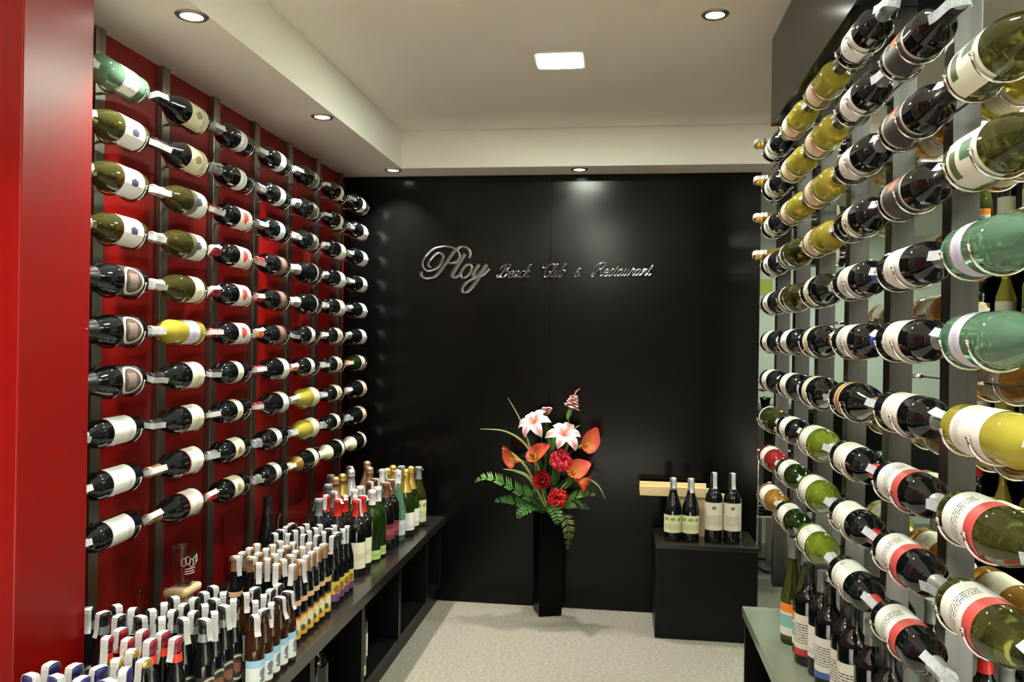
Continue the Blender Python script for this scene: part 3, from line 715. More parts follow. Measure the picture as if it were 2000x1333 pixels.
for i, (x, y, k, wd) in enumerate([
    (-1.05, 3.19, 'cred', 'red capped wine bottle with cream label, front row, nearer'), (-1.05, 3.27, 'cred', 'red capped wine bottle with cream label, front row, farther'),
    (-1.125, 3.18, 'cred', 'red capped wine bottle, second row, nearer'), (-1.125, 3.262, 'cred', 'red capped wine bottle, second row, farther'),
    (-1.20, 3.17, 'cgrey', 'grey capped wine bottle at the wall side of red capped bottles'), (-1.20, 3.252, 'cred', 'red capped wine bottle, third row, nearer'), (-1.20, 3.334, 'cgrey', 'grey capped wine bottle behind the red capped third row'),
    (-1.05, 3.40, 'clime', 'green wine bottle with lime label, nearer of front pair'), (-1.05, 3.48, 'clime', 'green wine bottle with lime label, farther of front pair'),
    (-1.13, 3.40, 'clime', 'white capped green bottle behind the lime label pair, nearer'), (-1.13, 3.482, 'clime', 'white capped green bottle behind the lime label pair, farther'),
    (-1.045, 3.59, 'cmaroon', 'dark wine bottle with maroon label, nearer of front pair'), (-1.045, 3.672, 'cmaroon', 'dark wine bottle with maroon label, farther of front pair'),
    (-1.125, 3.60, 'cmaroon', 'maroon label bottle in second row, nearer'), (-1.125, 3.682, 'cmaroon', 'maroon label bottle in second row, farther'),
    (-1.04, 3.765, 'cpale', 'tall pale green bottle in the front row'), (-1.118, 3.775, 'cpale', 'tall pale green bottle in the second row'),
    (-1.03, 3.875, 'cchamp', 'gold foiled sparkling bottle, nearer in front row'), (-1.03, 3.968, 'cchamp', 'gold foiled sparkling bottle, farther in front row'),
    (-1.02, 4.085, 'colive', 'olive wine bottle with pale label nearest black wall'), (-1.11, 4.09, 'colive', 'olive wine bottle with pale label behind another by black wall'),
    (-1.125, 3.885, 'cchamp', 'gold foiled sparkling bottle, nearer in second row'), (-1.125, 3.98, 'cchamp', 'gold foiled sparkling bottle, farther in second row'),
    (-1.22, 3.90, 'ccopper', 'copper foiled sparkling bottle, nearer of two by back corner'), (-1.29, 4.08, 'ccopper', 'copper foiled sparkling bottle, farther of two by back corner'),
    (-1.28, 3.49, 'cgrey', 'grey capped wine bottle near the red wall'), (-1.28, 3.582, 'ccopper', 'copper foiled sparkling bottle near the red wall'),
    (-1.28, 3.675, 'cchamp', 'gold foiled sparkling bottle near the red wall'), (-1.28, 3.80, 'csilver', 'silver foiled sparkling bottle near the red wall'),
    (-1.36, 3.74, 'cgrey', 'grey capped wine bottle closest to the red wall'), (-1.36, 4.01, 'cgrey', 'grey capped wine bottle in the corner by black wall'),
    (-1.36, 3.04, 'ctall', 'lone tall black bottle standing against the red wall'),
]):
    bottle(k, stand(x, y, ZC, -0.45), wd, 'wine bottles at the far end of the worktop', strip=k not in ('ctall', 'cchamp', 'ccopper', 'csilver'))

# glasses on the counter
def glass_vessel(name, prof_o, wall, loc, label, cat='glass', logo=None):
    pi_ = [(max(r - wall, 0.0), z + (wall * 2 if i == 0 else 0)) for i, (r, z) in enumerate(prof_o)]
    prof = [(0, prof_o[0][1])] + prof_o + [(r, z) for r, z in pi_[::-1]] + [(0, pi_[0][1])]
    o = obj(name, new_mesh(name, lathe_bm(prof, 32), True, 60), CLEAR)
    o.location = loc
    return tag(o, label, cat)
# carved wooden stand with a printed beer glass
st = empty('wooden_stand', (-1.40, 2.50, ZC)); tag(st, 'pale wooden stand with slab top under the beer glass', 'stand')
bm = bmesh.new(); bx(bm, -.036, .036, -.055, .055, .112, .140, .010); obj('slab_top', new_mesh('slab_top', bm, False), WOOD, st)
bm = bmesh.new(); bx(bm, -.022, .022, -.025, .025, .018, .1118, .006); obj('pedestal', new_mesh('pedestal', bm, False), WOOD, st)
bm = bmesh.new(); bx(bm, -.036, .036, -.045, .045, 0, .0178, .004); obj('foot', new_mesh('foot', bm, False), WOOD, st)
g = glass_vessel('beer_glass', [(.024, 0), (.025, .004), (.031, .05), (.038, .10), (.043, .125)], .003, (-1.40, 2.50, ZC + .1405), 'flared beer glass with white print on the wooden stand')
# print on the glass: white ovals and lettering band as thin raised enamel
bm = bmesh.new()
for i in range(5):
    a = -0.75 + i * 0.33; z = 0.082 + 0.006 * math.sin(i * 2.1); r = 0.0375 + (z - .08) * .13
    c = Vector((r * math.cos(a - .35), r * math.sin(a - .35), z))
    ux = Vector((-math.sin(a - .35), math.cos(a - .35), 0)); pts = [c + ux * 0.0075 * math.cos(q * PI / 6) + upz * 0.013 * math.sin(q * PI / 6) for q in range(12)]
    tube_bm(pts, 0.0012, 4, bm, closed=True)
for z in (0.058, 0.050, 0.042):
    r = 0.0325 + (z - .05) * .13
    tube_bm([(r * math.cos(a), r * math.sin(a), z) for a in [-1.0 + .1 * q for q in range(14)]], 0.0014, 4, bm)
obj('enamel_print', new_mesh('enamel_print', bm), WHITEM, g)
glass_vessel('tumbler', [(.033, 0), (.035, .004), (.040, .09), (.044, .175)], .0035, (-1.41, 2.335, ZC), 'clear tumbler near the pillar beside the wooden stand')
glass_vessel('glass_bowl', [(.05, 0), (.052, .004), (.085, .05), (.10, .11), (.095, .17), (.10, .20)], .003, (-1.39, 3.30, ZC), 'clear glass bowl among bottles against the red wall')
glass_vessel('wine_carafe', [(.06, 0), (.065, .005), (.08, .04), (.06, .10), (.03, .16), (.03, .20), (.04, .235)], .003, (-1.40, 3.165, ZC), 'clear glass carafe beside the lone black bottle')

# ------------------------------------------------------------------ plinth by the black wall
pl = empty('display_plinth', (0.41, 4.13, 0)); tag(pl, 'black display plinth in front of the black wall', 'plinth')
box('body', -0.235, 0.238, -0.168, 0.165, 0, 0.428, BLACKW, pl, bev=0.002)
box('top', -0.238, 0.241, -0.171, 0.168, 0.4282, 0.452, WORKT, pl, bev=0.002)
for (x, k, wd) in ((0.258, 'ptrees', 'dark sloping bottle with pale green label, leftmost on the plinth'), (0.342, 'ptrees', 'dark sloping bottle with pale green label, second on the plinth'),
                   (0.451, 'pcastle', 'tall dark bottle with rose label, left of the pair on plinth'), (0.538, 'pcastle', 'tall dark bottle with rose label, rightmost on the plinth')):
    bottle(k, stand(x, 4.055, 0.4522, -PI / 2 - 0.05), wd, 'bottles on the plinth', scale=1.0 if k == 'ptrees' else 1.1, strip_rot=0.15)
cr = empty('wooden_wine_crate', (0.435, 4.2, 0.4522)); tag(cr, 'upright pine wine crate behind the bottles on the plinth', 'crate')
box('front_panel', -0.155, 0.158, -0.065, -0.053, 0.0, 0.195, WOOD, cr, bev=0.001)
box('back_panel', -0.155, 0.158, 0.053, 0.065, 0.0, 0.195, WOOD, cr, bev=0.001)
box('side_panel', -0.155, -0.143, -0.0528, 0.0528, 0.0, 0.195, WOOD, cr, bev=0.001)
box('side_panel', 0.146, 0.158, -0.0528, 0.0528, 0.0, 0.195, WOOD, cr, bev=0.001)
box('bottom_panel', -0.1428, 0.1458, -0.0528, 0.0528, 0.0, 0.01, WOOD, cr)
ld_ = empty('crate_lid', (0.27, 4.2, 0.6475)); tag(ld_, 'pine crate lid lying across the crate top', 'lid')
box('board', -0.17, 0.165, -0.075, 0.075, 0.0, 0.012, WOOD, ld_, bev=0.001)
box('front_rail', -0.17, 0.165, -0.075, -0.063, 0.0122, 0.046, WOOD, ld_, bev=0.001)
box('back_rail', -0.17, 0.165, 0.063, 0.075, 0.0122, 0.046, WOOD, ld_, bev=0.001)

# ------------------------------------------------------------------ right bench
bt = tag(box('low_bench', 0.447, 1.0, 0.5, 3.062, ZC - 0.035, ZC, BENCHT, bev=0.001), 'grey green worktop of the bench under the right rack', 'worktop')
YR = [0.505, 1.14, 1.78, 2.42, 3.057]
for i in range(4):
    y0, y1 = YR[i], YR[i + 1]
    t = empty('bench_cabinet', (0.72, (y0 + y1) / 2, 0)); tag(t, 'open black bench cabinet under the right rack, %s from black wall' % ORD[3 - i], 'cabinet', 'bench cabinets')
    h = (y1 - y0) / 2
    box('side_panel', -0.265, 0.275, -h + .0005, -h + .02, 0, ZC - 0.0355, BLACKW, t); box('side_panel', -0.265, 0.275, h - .02, h - .0005, 0, ZC - 0.0355, BLACKW, t)
    box('back_panel', 0.26, 0.275, -h + .0205, h - .0205, 0.06, ZC - 0.036, BLACKW, t); box('bottom_panel', -0.26, 0.2595, -h + .0205, h - .0205, 0.04, 0.06, BLACKW, t)
BN = [(0.555, 2.72, 'porange'), (0.575, 2.635, 'porange'), (0.565, 2.55, 'predw'), (0.585, 2.465, 'rwhite'), (0.58, 2.36, 'pblue'), (0.60, 2.27, 'predw'), (0.595, 2.185, 'predw'), (0.60, 2.05, 'rwhite'), (0.60, 1.92, 'pblue'), (0.60, 1.78, 'rwhite')]
for i, (x, y, k) in enumerate(BN):
    bottle(k, stand(x, y, ZC, PI + 0.45), '%s on right bench, %s from far end' % (T[k][7], ORD[i]), 'bottles standing on the right bench', strip=False)
for i, y in enumerate((2.66, 2.56, 2.46, 2.24, 2.14, 1.92, 1.82, 1.58)):
    bottle(('rwhite', 'pblue', 'rred')[i % 3], stand(0.80, y, ZC, PI + 0.3), '%s, right bench back row, %s from far end' % (T[('rwhite', 'pblue', 'rred')[i % 3]][7], ORD[i]), 'back row bottles on the right bench', strip=False)

# ------------------------------------------------------------------ wall lettering
def ribbon_bm(bm, pts, wid, t, plane_y):
    """flat raised stroke on the wall plane; pts (x, z), wid per point"""
    n = len(pts); L = []; Rr = []
    for i in range(n):
        x0, z0 = pts[max(i - 1, 0)]; x1, z1 = pts[min(i + 1, n - 1)]
        tx, tz = x1 - x0, z1 - z0; l = math.hypot(tx, tz) or 1
        nx, nz = -tz / l * wid[i] / 2, tx / l * wid[i] / 2
        L.append((pts[i][0] + nx, pts[i][1] + nz)); Rr.append((pts[i][0] - nx, pts[i][1] - nz))
    rows = []
    for (a, b), (c, d) in zip(L, Rr):
        mx, mz = (a + c) / 2, (b + d) / 2
        rows.append([bm.verts.new((a, plane_y, b)), bm.verts.new((a, plane_y - t * .7, b)), bm.verts.new((mx, plane_y - t, mz)), bm.verts.new((c, plane_y - t * .7, d)), bm.verts.new((c, plane_y, d))])
    for r0, r1 in zip(rows, rows[1:]):
        for k in range(4): bm.faces.new((r0[k], r1[k], r1[k + 1], r0[k + 1]))
    bm.faces.new(rows[0]); bm.faces.new(rows[-1][::-1])
def letter(strokes, conv, parent, name='letter'):
    bm = bmesh.new()
    for j, (pts, w0, w1) in enumerate(strokes):
        sp = spline(pts, 7); n = len(sp)
        q = [conv(*p) for p in sp]
        wd = []
        for i in range(n):
            x0, z0 = q[max(i - 1, 0)]; x1, z1 = q[min(i + 1, n - 1)]
            a = abs(z1 - z0) / (math.hypot(x1 - x0, z1 - z0) or 1)
            down = 1.0 if (z1 - z0) * (1 if x1 >= x0 else 1) < 0 else 0.45
            wd.append(w0 + (w1 - w0) * (a ** 2) * down)
        ribbon_bm(bm, q, wd, 0.007 + 0.0006 * j, YB - 0.0002)
    bmesh.ops.recalc_face_normals(bm, faces=bm.faces)
    return obj(name, new_mesh(name, bm, True, 40), CHROME, parent)
sign = empty('script_lettering', (0, 0, 0)); tag(sign, 'chrome script lettering reading Ploy Beach Club & Restaurant on black wall', 'lettering')
PXM = 4.305 / 1600.0
def pix(px, py):      # metric layout of the lettering on the wall, drawn on a millimetre grid anchored at its left end
    return (-1.086 + (px - 820) * 0.002722, 1.911 - (py - 480) * 0.00276 + (px - 820) * 0.00005)
def big(x, y): return pix(820 + x * 0.1, 460 + y * 0.1)
P1 = [(220, 630), (165, 600), (160, 550), (200, 470), (290, 380), (380, 345), (450, 390), (450, 450), (400, 560), (320, 640), (220, 690), (130, 690), (60, 630), (40, 540), (80, 430), (180, 320), (300, 250), (480, 220), (620, 240), (720, 290), (780, 380), (770, 460), (710, 530), (620, 550), (550, 530)]
P2 = [(980, 455), (1000, 370), (955, 275), (870, 232), (780, 245), (690, 310), (600, 420), (520, 530), (440, 640), (350, 750), (250, 820), (140, 845), (50, 815), (12, 755), (35, 700)]
letter([(P1, .010, .015), (P2, .010, .024)], big, sign)
letter([([(900, 370), (780, 545), (665, 735), (650, 800), (690, 828), (750, 800), (800, 755)], .011, .026)], big, sign)
letter([([(1000, 580), (920, 590), (840, 680), (810, 780), (850, 835), (920, 820), (1000, 730), (1032, 630), (1000, 580), (960, 590)], .010, .018)], big, sign)
letter([([(1185, 580), (1100, 690), (1062, 780), (1090, 822), (1150, 790), (1230, 700)], .011, .024), ([(1335, 580), (1240, 720), (1150, 880), (1040, 1020), (940, 1110), (870, 1118), (850, 1060), (900, 960), (1000, 890), (1120, 840), (1250, 790), (1390, 660)], .010, .024)], big, sign)
GLY = {
    'e': ([[(0.05, .5), (.5, .55), (.6, .8), (.4, 1), (.15, .85), (.05, .45), (.2, .05), (.5, .02), (.8, .25)]], .75),
    'a': ([[(.65, .9), (.4, 1), (.12, .75), (.05, .35), (.2, .02), (.45, .15), (.65, .6), (.7, 1)], [(.7, 1), (.62, .3), (.75, .02), (1, .25)]], .95),
    'c': ([[(.6, .8), (.45, 1), (.15, .8), (.05, .4), (.2, .02), (.5, .05), (.8, .3)]], .75),
    'h': ([[(0, .2), (.35, 1.2), (.4, 1.8), (.25, 1.9), (.15, 1.5), (.1, 0)], [(.1, .4), (.35, .95), (.55, .9), (.52, .3), (.65, .02), (.9, .25)]], .85),
    'l': ([[(0, .25), (.3, 1.2), (.35, 1.8), (.2, 1.9), (.1, 1.4), (.08, .3), (.25, .02), (.5, .25)]], .5),
    'u': ([[(0, .7), (.12, 1), (.1, .35), (.25, .02), (.5, .3), (.62, 1)], [(.62, 1), (.58, .3), (.72, .02), (.95, .25)]], .92),
    'b': ([[(0, .25), (.3, 1.2), (.35, 1.8), (.2, 1.9), (.1, 1.4), (.1, .2), (.3, 0), (.55, .3), (.55, .8), (.42, 1), (.75, .85)]], .8),
    's': ([[(0, .2), (.4, 1.05), (.55, .5), (.45, .1), (.2, .02), (.05, .2)], [(.45, .1), (.6, .08), (.75, .25)]], .72),
    't': ([[(0, .25), (.3, 1.5), (.18, .3), (.35, .02), (.6, .25)], [(.0, 1.05), (.55, 1.08)]], .58),
    'r': ([[(0, .2), (.25, 1.1), (.35, .9), (.55, .95), (.5, .3), (.65, .02), (.85, .25)]], .82),
    'n': ([[(0, .6), (.15, 1), (.12, 0)], [(.12, .3), (.4, .95), (.58, .85), (.55, .25), (.7, .02), (.9, .25)]], .88),
    '&': ([[(.95, 0), (.2, .95), (.25, 1.3), (.5, 1.35), (.52, 1.05), (.1, .55), (.05, .15), (.3, 0), (.65, .3), (.8, .75)]], 1.0),
    'B': ([[(.35, 1.9), (.25, 1), (.05, .15), (-.3, 0), (-.45, .25), (-.2, .45)], [(-.3, 1.1), (-.25, 1.6), (.2, 1.98), (.8, 1.95), (.95, 1.6), (.7, 1.15), (.35, 1.05)], [(.35, 1.05), (.9, 1), (1.05, .5), (.7, .02), (.3, .05), (.1, .3)]], 1.3),
    'C': ([[(1.1, 1.5), (1.2, 1.8), (.95, 1.97), (.5, 1.8), (.2, 1.2), (.2, .5), (.5, .02), (.9, .1), (1.15, .5), (1, .8), (.7, .7)], [(-.6, 1.9), (-.55, 1.5), (-.1, 1.4), (.3, 1.6), (.45, 1.9)]], 1.35),
    'R': ([[(.35, 1.9), (.25, 1), (.05, .15), (-.3, 0), (-.45, .25), (-.2, .45)], [(-.3, 1.1), (-.25, 1.6), (.2, 1.98), (.85, 1.95), (1.0, 1.6), (.7, 1.15), (.35, 1.05)], [(.45, 1.05), (.7, .5), (.95, .05), (1.3, .2)]], 1.3),
}
def word(txt, x0, x1, base_px, xh):
    adv = sum(GLY[c][1] for c in txt)
    slant = 0.45
    k = (x1 - x0) / adv
    x = 0.0
    for c in txt:
        st_, a = GLY[c]
        def conv(u, v, x=x):
            return pix(x0 + (x + u) * k + v * xh * slant, base_px - v * xh)
        letter([(s, .0048, .0092) for s in st_], conv, sign)
        x += a
word('Beach', 978, 1036, 544, 12.5)
word('Club', 1062, 1104, 544, 12.5)
word('&', 1124, 1136, 544, 11)
word('Restaurant', 1163, 1270, 544, 12.5)

# ------------------------------------------------------------------ vase and flowers
VX, VY = -0.363, 4.232
vz = empty('floor_vase', (VX, VY, 0), math.radians(20)); tag(vz, 'tall square black floor vase before the black wall', 'vase')
bm = bmesh.new()
def sq(h, z): return [bm.verts.new((a * h, b * h, z)) for a, b in ((-1, -1), (1, -1), (1, 1), (-1, 1))]
R_ = [sq(.058, 0), sq(.060, .01), sq(.066, .53), sq(.060, .53), sq(.052, .05)]
for a, b in zip(R_, R_[1:]):
    for i in range(4): bm.faces.new((a[i], a[(i + 1) % 4], b[(i + 1) % 4], b[i]))
bm.faces.new(R_[0][::-1]); bm.faces.new(R_[-1])
obj('body', new_mesh('body', bm, False), VASEM, vz)
obj('soil', new_mesh('soil', bx(bmesh.new(), -.056, .056, -.056, .056, .45, .49), False), pbr('foam', (.03, .05, .02), .9), vz)

def petal_mesh(key, ln, wd, curl, cup, point=0.5, nu=6, nv=4, ruff=0.0, base_w=0.25):
    def f():
        bm = bmesh.new(); uvl = bm.loops.layers.uv.new('UVMap'); G = []
        for i in range(nu + 1):
            t = i / nu
            w_ = wd * (base_w + (1 - base_w) * math.sin(PI * min(1, t * 0.5 / point)) if t < point else math.cos(PI / 2 * ((t - point) / (1 - point)) ** 1.6) + 0.02)
            a = curl * t * t
            z = ln * (math.sin(a) / a if abs(a) > 1e-4 else 1) * t
            x = ln * ((1 - math.cos(a)) / a if abs(a) > 1e-4 else 0) * t
            row = []
            for j in range(nv + 1):
                s = -1 + 2 * j / nv
                xx = x - cup * w_ * (1 - s * s) * 1.0 + ruff * math.sin(5 * s + 9 * t) * t
                row.append(bm.verts.new((xx, s * w_, z)))
            G.append(row)
        for i in range(nu):
            for j in range(nv):
                fc = bm.faces.new((G[i][j], G[i][j + 1], G[i + 1][j + 1], G[i + 1][j]))
                for lp, (u, v) in zip(fc.loops, ((j / nv, i / nu), ((j + 1) / nv, i / nu), ((j + 1) / nv, (i + 1) / nu), (j / nv, (i + 1) / nu))): lp[uvl].uv = (u, v)
        return new_mesh(key, bm)
    return cached(('petal', key), f)
def petal_mat(name, edge, mid, axis='u', rough=0.45):
    if name in MATS: return MATS[name]
    m = pbr(name, edge, rough); nt = m.node_tree; b = nt.nodes['Principled BSDF']
    uv = nt.nodes.new('ShaderNodeUVMap'); sx = nt.nodes.new('ShaderNodeSeparateXYZ'); nt.links.new(uv.outputs[0], sx.inputs[0])
    r = nt.nodes.new('ShaderNodeValToRGB'); cr_ = r.color_ramp
    if axis == 'u':
        cr_.elements[0].position = .12; cr_.elements[0].color = (*edge, 1); cr_.elements[1].position = .88; cr_.elements[1].color = (*edge, 1)
        e = cr_.elements.new(.5); e.color = (*mid, 1); nt.links.new(sx.outputs[0], r.inputs[0])
    else:
        cr_.elements[0].position = .3; cr_.elements[0].color = (*mid, 1); cr_.elements[1].position = .95; cr_.elements[1].color = (*edge, 1)
        nt.links.new(sx.outputs[1], r.inputs[0])
    nt.links.new(r.outputs[0], b.inputs['Base Color'])
    b.inputs['Subsurface Weight'].default_value = 0.0
    return m
LILY = petal_mat('petal_lily', (.68, .52, .50), (.62, .16, .18))
CALLA = petal_mat('petal_calla', (.78, .07, .05), (.82, .42, .10), 'v')
CALLAR = petal_mat('petal_calla_red', (.75, .05, .03), (.80, .22, .06), 'v')
ROSEM = petal_mat('petal_rose', (.66, .02, .018), (.16, .004, .004), 'v')  # petal bases darkened, painting in the shade of the inner spiral
CARN = petal_mat('petal_carnation', (.78, .03, .07), (.55, .01, .03), 'v')
CARND = petal_mat('petal_dark_carnation', (.60, .015, .015), (.40, .008, .01), 'v')
PINKM = petal_mat('petal_pink', (.80, .52, .46), (.66, .32, .28), 'v')
LEAF = noisy('leaf_green', (.025, .10, .015), (.05, .17, .025), 20, .38)
LEAFL = noisy('leaf_light', (.06, .18, .03), (.12, .28, .055), 20, .4)
BLADE = petal_mat('blade', (.30, .36, .10), (.52, .54, .26))
SPAD = pbr('spadix', (.80, .50, .08), .6)
def aim(loc, d, spin=0.0):
    d = Vector(d).normalized()
    q = d.to_track_quat('Z', 'Y')
    return Matrix.Translation(loc) @ q.to_matrix().to_4x4() @ Matrix.Rotation(spin, 4, 'Z')
MOUTH = Vector((VX, VY, 0.50))
def stem(root, head, rad=0.0028, mat=None, back=(0, 0, -1)):
    """stem from the vase mouth to the head (world points), child of root (whose origin is the head)"""
    off = Vector((random.uniform(-.03, .03), random.uniform(-.03, .03), 0))
    h = Vector(head); b = Vector(back).normalized() * (h - MOUTH).length * 0.35
    p0 = MOUTH + off; p3 = h; p1 = p0 + Vector((0, 0, (h.z - p0.z) * .35)); p2 = p3 + b
    pts = []
    for i in range(13):
        t = i / 12
        pts.append(p0 * (1 - t) ** 3 + p1 * 3 * t * (1 - t) ** 2 + p2 * 3 * t * t * (1 - t) + p3 * t ** 3 - h)
    return obj('stem', new_mesh('stem', tube_bm(pts, rad, 6)), mat or LEAF, root)
def flower_root(name, head, label, cat='flower', group='flowers in the floor vase'):
    t = empty(name, head); return tag(t, label, cat, group)
def lily(head, d, label, size=1.0, spin=0):
    t = flower_root('lily', head, label); stem(t, head, back=-Vector(d))
    me = petal_mesh('lily_petal', .112, .027, 2.1, .22, .5)
    A = aim((0, 0, 0), d, spin)
    for i in range(6):
        M = A @ Matrix.Rotation(i * PI / 3, 4, 'Z') @ Matrix.Rotation(0.42 + (.08 if i % 2 else 0), 4, 'Y') @ Matrix.Scale(size * (1 if i % 2 else .92), 4)
        obj('petal', me, LILY, t, M)
    for i in range(5):
        a = i * 2 * PI / 5; bm = bmesh.new()
        tube_bm([(0, 0, 0), (.006 * math.cos(a), .006 * math.sin(a), .03), (.016 * math.cos(a), .016 * math.sin(a), .055)], .0009, 5, bm)
        bmesh.ops.create_icosphere(bm, subdivisions=1, radius=.0028, matrix=Matrix.Translation((.016 * math.cos(a), .016 * math.sin(a), .056)))
        obj('stamen', new_mesh('stamen', bm), SPAD, t, A)
def calla(head, d, label, size=1.0, spin=0, mat=None):
    t = flower_root('calla_lily', head, label); stem(t, Vector(head) - Vector(d).normalized() * .0, rad=.004, back=-Vector(d))
    def f():
        bm = bmesh.new(); uvl = bm.loops.layers.uv.new('UVMap'); G = []; nu, nv = 10, 20
        for i in range(nu + 1):
            tt = i / nu; row = []
            for j in range(nv + 1):
                a = -PI * 0.98 + 2 * PI * 0.98 * j / nv
                fr = (1 + math.cos(a)) / 2                     # 1 at the long lip
                r = .006 + .030 * tt ** 1.7 + .012 * tt ** 4 * fr
                z = .075 * tt * (0.72 + 0.38 * fr ** 1.5) - .012 * tt ** 5 * (1 - fr)
                k = 1 + 0.35 * tt ** 4 * max(0, fr - .75) * 4
                row.append(bm.verts.new((r * math.cos(a) * k, r * math.sin(a) * (1 - .35 * tt ** 3 * max(0, fr - .8) * 5), z)))
            G.append(row)
        for i in range(nu):
            for j in range(nv):
                fc = bm.faces.new((G[i][j], G[i][j + 1], G[i + 1][j + 1], G[i + 1][j]))
                for lp, v in zip(fc.loops, (i, i, i + 1, i + 1)): lp[uvl].uv = (.5, v / nu)
        return new_mesh('spathe', bm)
    A = aim((0, 0, 0), d, spin) @ Matrix.Scale(size, 4)
    obj('spathe', cached('spathe', f), mat or CALLA, t, A)
    obj('spadix', cached('spadix', lambda: new_mesh('spadix', tube_bm([(0, 0, .01), (.002, 0, .03), (.004, 0, .055)], [.004, .0045, .002], 8))), SPAD, t, A)
def rose(head, d, label, size=1.0):
    t = flower_root('rose', head, label); stem(t, head, back=(0, 0, -1))
    A = aim((0, 0, 0), d); me = petal_mesh('rose_petal', .036, .022, .75, -.42, .62, nu=7, nv=6, base_w=.45)
    for i in range(15):
        ring = 0 if i < 3 else 1 if i < 7 else 2
        a = i * 2.4
        tilt = (-.12, .12, .42)[ring] + random.uniform(-.05, .08); off = (.001, .004, .006)[ring]
        M = A @ Matrix.Rotation(a, 4, 'Z') @ Matrix.Translation((off, 0, -.012)) @ Matrix.Rotation(tilt, 4, 'Y') @ Matrix.Scale(size * (.85, 1, 1.08)[ring], 4)
        obj('petal', me, ROSEM, t, M)
def carnation(head, d, label, size=1.0, mat=None):
    t = flower_root('carnation', head, label); stem(t, head, back=(0, 0, -1))
    A = aim((0, 0, 0), d); me = petal_mesh('carnation_petal', .038, .015, .5, .1, .8, nu=6, nv=8, ruff=.0075, base_w=.25)
    for i in range(48):
        u = (i + .5) / 48; a = i * 2.39996
        M = A @ Matrix.Rotation(a, 4, 'Z') @ Matrix.Translation((.002, 0, 0)) @ Matrix.Rotation(-.2 + 1.75 * math.sqrt(u), 4, 'Y') @ Matrix.Rotation(random.uniform(-1.5, 1.5), 4, 'Z') @ Matrix.Scale(size * random.uniform(.86, 1.08), 4)
        obj('petal', me, mat or CARN, t, M)
CAMD = Vector((0.36, -4.2, 0.6)).normalized()
lily((-.425, 4.13, .975), (-.35, -.62, .70), 'pale pink lily, upper left of the arrangement', 1.05, .3)
lily((-.285, 4.13, .918), (.2, -.66, .72), 'white pink lily, right of the other lily', 1.05, .0)
calla((-.205, 4.14, .875), (.75, -.6, .35), 'orange red calla lily at the right edge of the arrangement', 1.3, 1.0)
calla((-.500, 4.14, .795), (-.85, -.5, .15), 'coral calla lily at the left edge of the arrangement', 1.15, 2.2)
calla((-.425, 4.15, .780), (-.05, -.6, .8), 'orange calla lily opening forwards, centre left', 1.3, .4)
calla((-.245, 4.16, .725), (.35, -.7, .6), 'orange calla lily below the bright carnation', 1.2, .2)
calla((-.225, 4.13, .715), (.85, -.5, -.25), 'red calla lily pointing down to the right', 1.35, 2.6, CALLAR)
carnation((-.297, 4.13, .806), (.05, -.9, .35), 'bright red carnation in the middle of the arrangement', 1.5)
carnation((-.310, 4.12, .615), (.1, -.92, .25), 'dark red carnation, lowest flower above the vase', 1.35, CARND)
rose((-.389, 4.13, .700), (-.05, -.9, .35), 'red rose at the centre of the arrangement', 1.5)
# pink flower spike at the top
t = flower_root('pink_flower_spike', (-.262, 4.17, 1.03), 'pink ruffled flower spike at the top of the arrangement'); stem(t, (-.262, 4.17, 1.03))
me = petal_mesh('spike_petal', .030, .014, .6, .3, .65, base_w=.4)
for i in range(22):
    h = i / 22; a = i * 2.4
    M = Matrix.Rotation(.25, 4, 'Y') @ Matrix.Translation((0, 0, .035 + .055 * h)) @ Matrix.Rotation(a, 4, 'Z') @ Matrix.Translation((.006 * (1 - h), 0, 0)) @ Matrix.Rotation(1.2 - .8 * h, 4, 'Y') @ Matrix.Scale(1.35 - .4 * h, 4)
    obj('petal', me, PINKM, t, M)
obj('bud_leaf', petal_mesh('bud_leaf', .07, .012, .3, .6, .5), LEAFL, t, Matrix.Translation((-.01, -.01, -.02)) @ Matrix.Rotation(.35, 4, 'Y') @ Matrix.Rotation(PI / 2, 4, 'Z'))
obj('tip', new_mesh('tip', tube_bm([(.026, 0, .10), (.036, 0, .125), (.055, 0, .14)], [.004, .003, .001], 6)), PINKM, t)
t = flower_root('lily_bud', (-.375, 4.18, 1.03), 'faded pink lily bud behind the left lily'); stem(t, (-.375, 4.18, 1.03))
for i in range(5): obj('petal', me, PINKM, t, Matrix.Rotation(i * 1.257, 4, 'Z') @ Matrix.Rotation(.3, 4, 'Y') @ Matrix.Scale(1.6, 4))
# ferns
leaflet = petal_mesh('leaflet', .036, .0027, .5, .15, .35, nu=4, nv=2)
def fern(pts, label, n=18, size=1.0, mat=None, up=(0, -.5, 1)):
    pts = [Vector(p) for p in pts]; root = pts[0]
    t = tag(empty('fern_frond', root), label, 'fern', 'fern fronds in the floor vase')
    sp = [Vector(p) for p in spline(pts, 10)]
    obj('rachis', new_mesh('rachis', tube_bm([p - root for p in sp], [.0022 * (1 - .7 * i / len(sp)) for i in range(len(sp))], 5)), mat or LEAF, t)
    m = len(sp)
    for i in range(n):
        q = 0.12 + .86 * i / (n - 1); k = min(int(q * (m - 1)), m - 2)
        p = sp[k]; d = (sp[k + 1] - sp[k]).normalized()
        s_ = d.cross(Vector(up)).normalized(); nn = s_.cross(d).normalized()
        sc = size * (math.sin(PI * min(1, .22 + q * .78)) * .9 + .18)
        for sg in (-1, 1):
            dirv = (s_ * sg * .9 + d * .45).normalized()
            zax = dirv; xax = (nn - zax * nn.dot(zax)).normalized(); yax = zax.cross(xax)
            M = Matrix((xax, yax, zax)).transposed().to_4x4(); M = Matrix.Translation(p - root) @ M @ Matrix.Scale(sc, 4)
            obj('leaflet', leaflet, mat or LEAF, t, M)
m0 = (VX, VY - .02, .52)
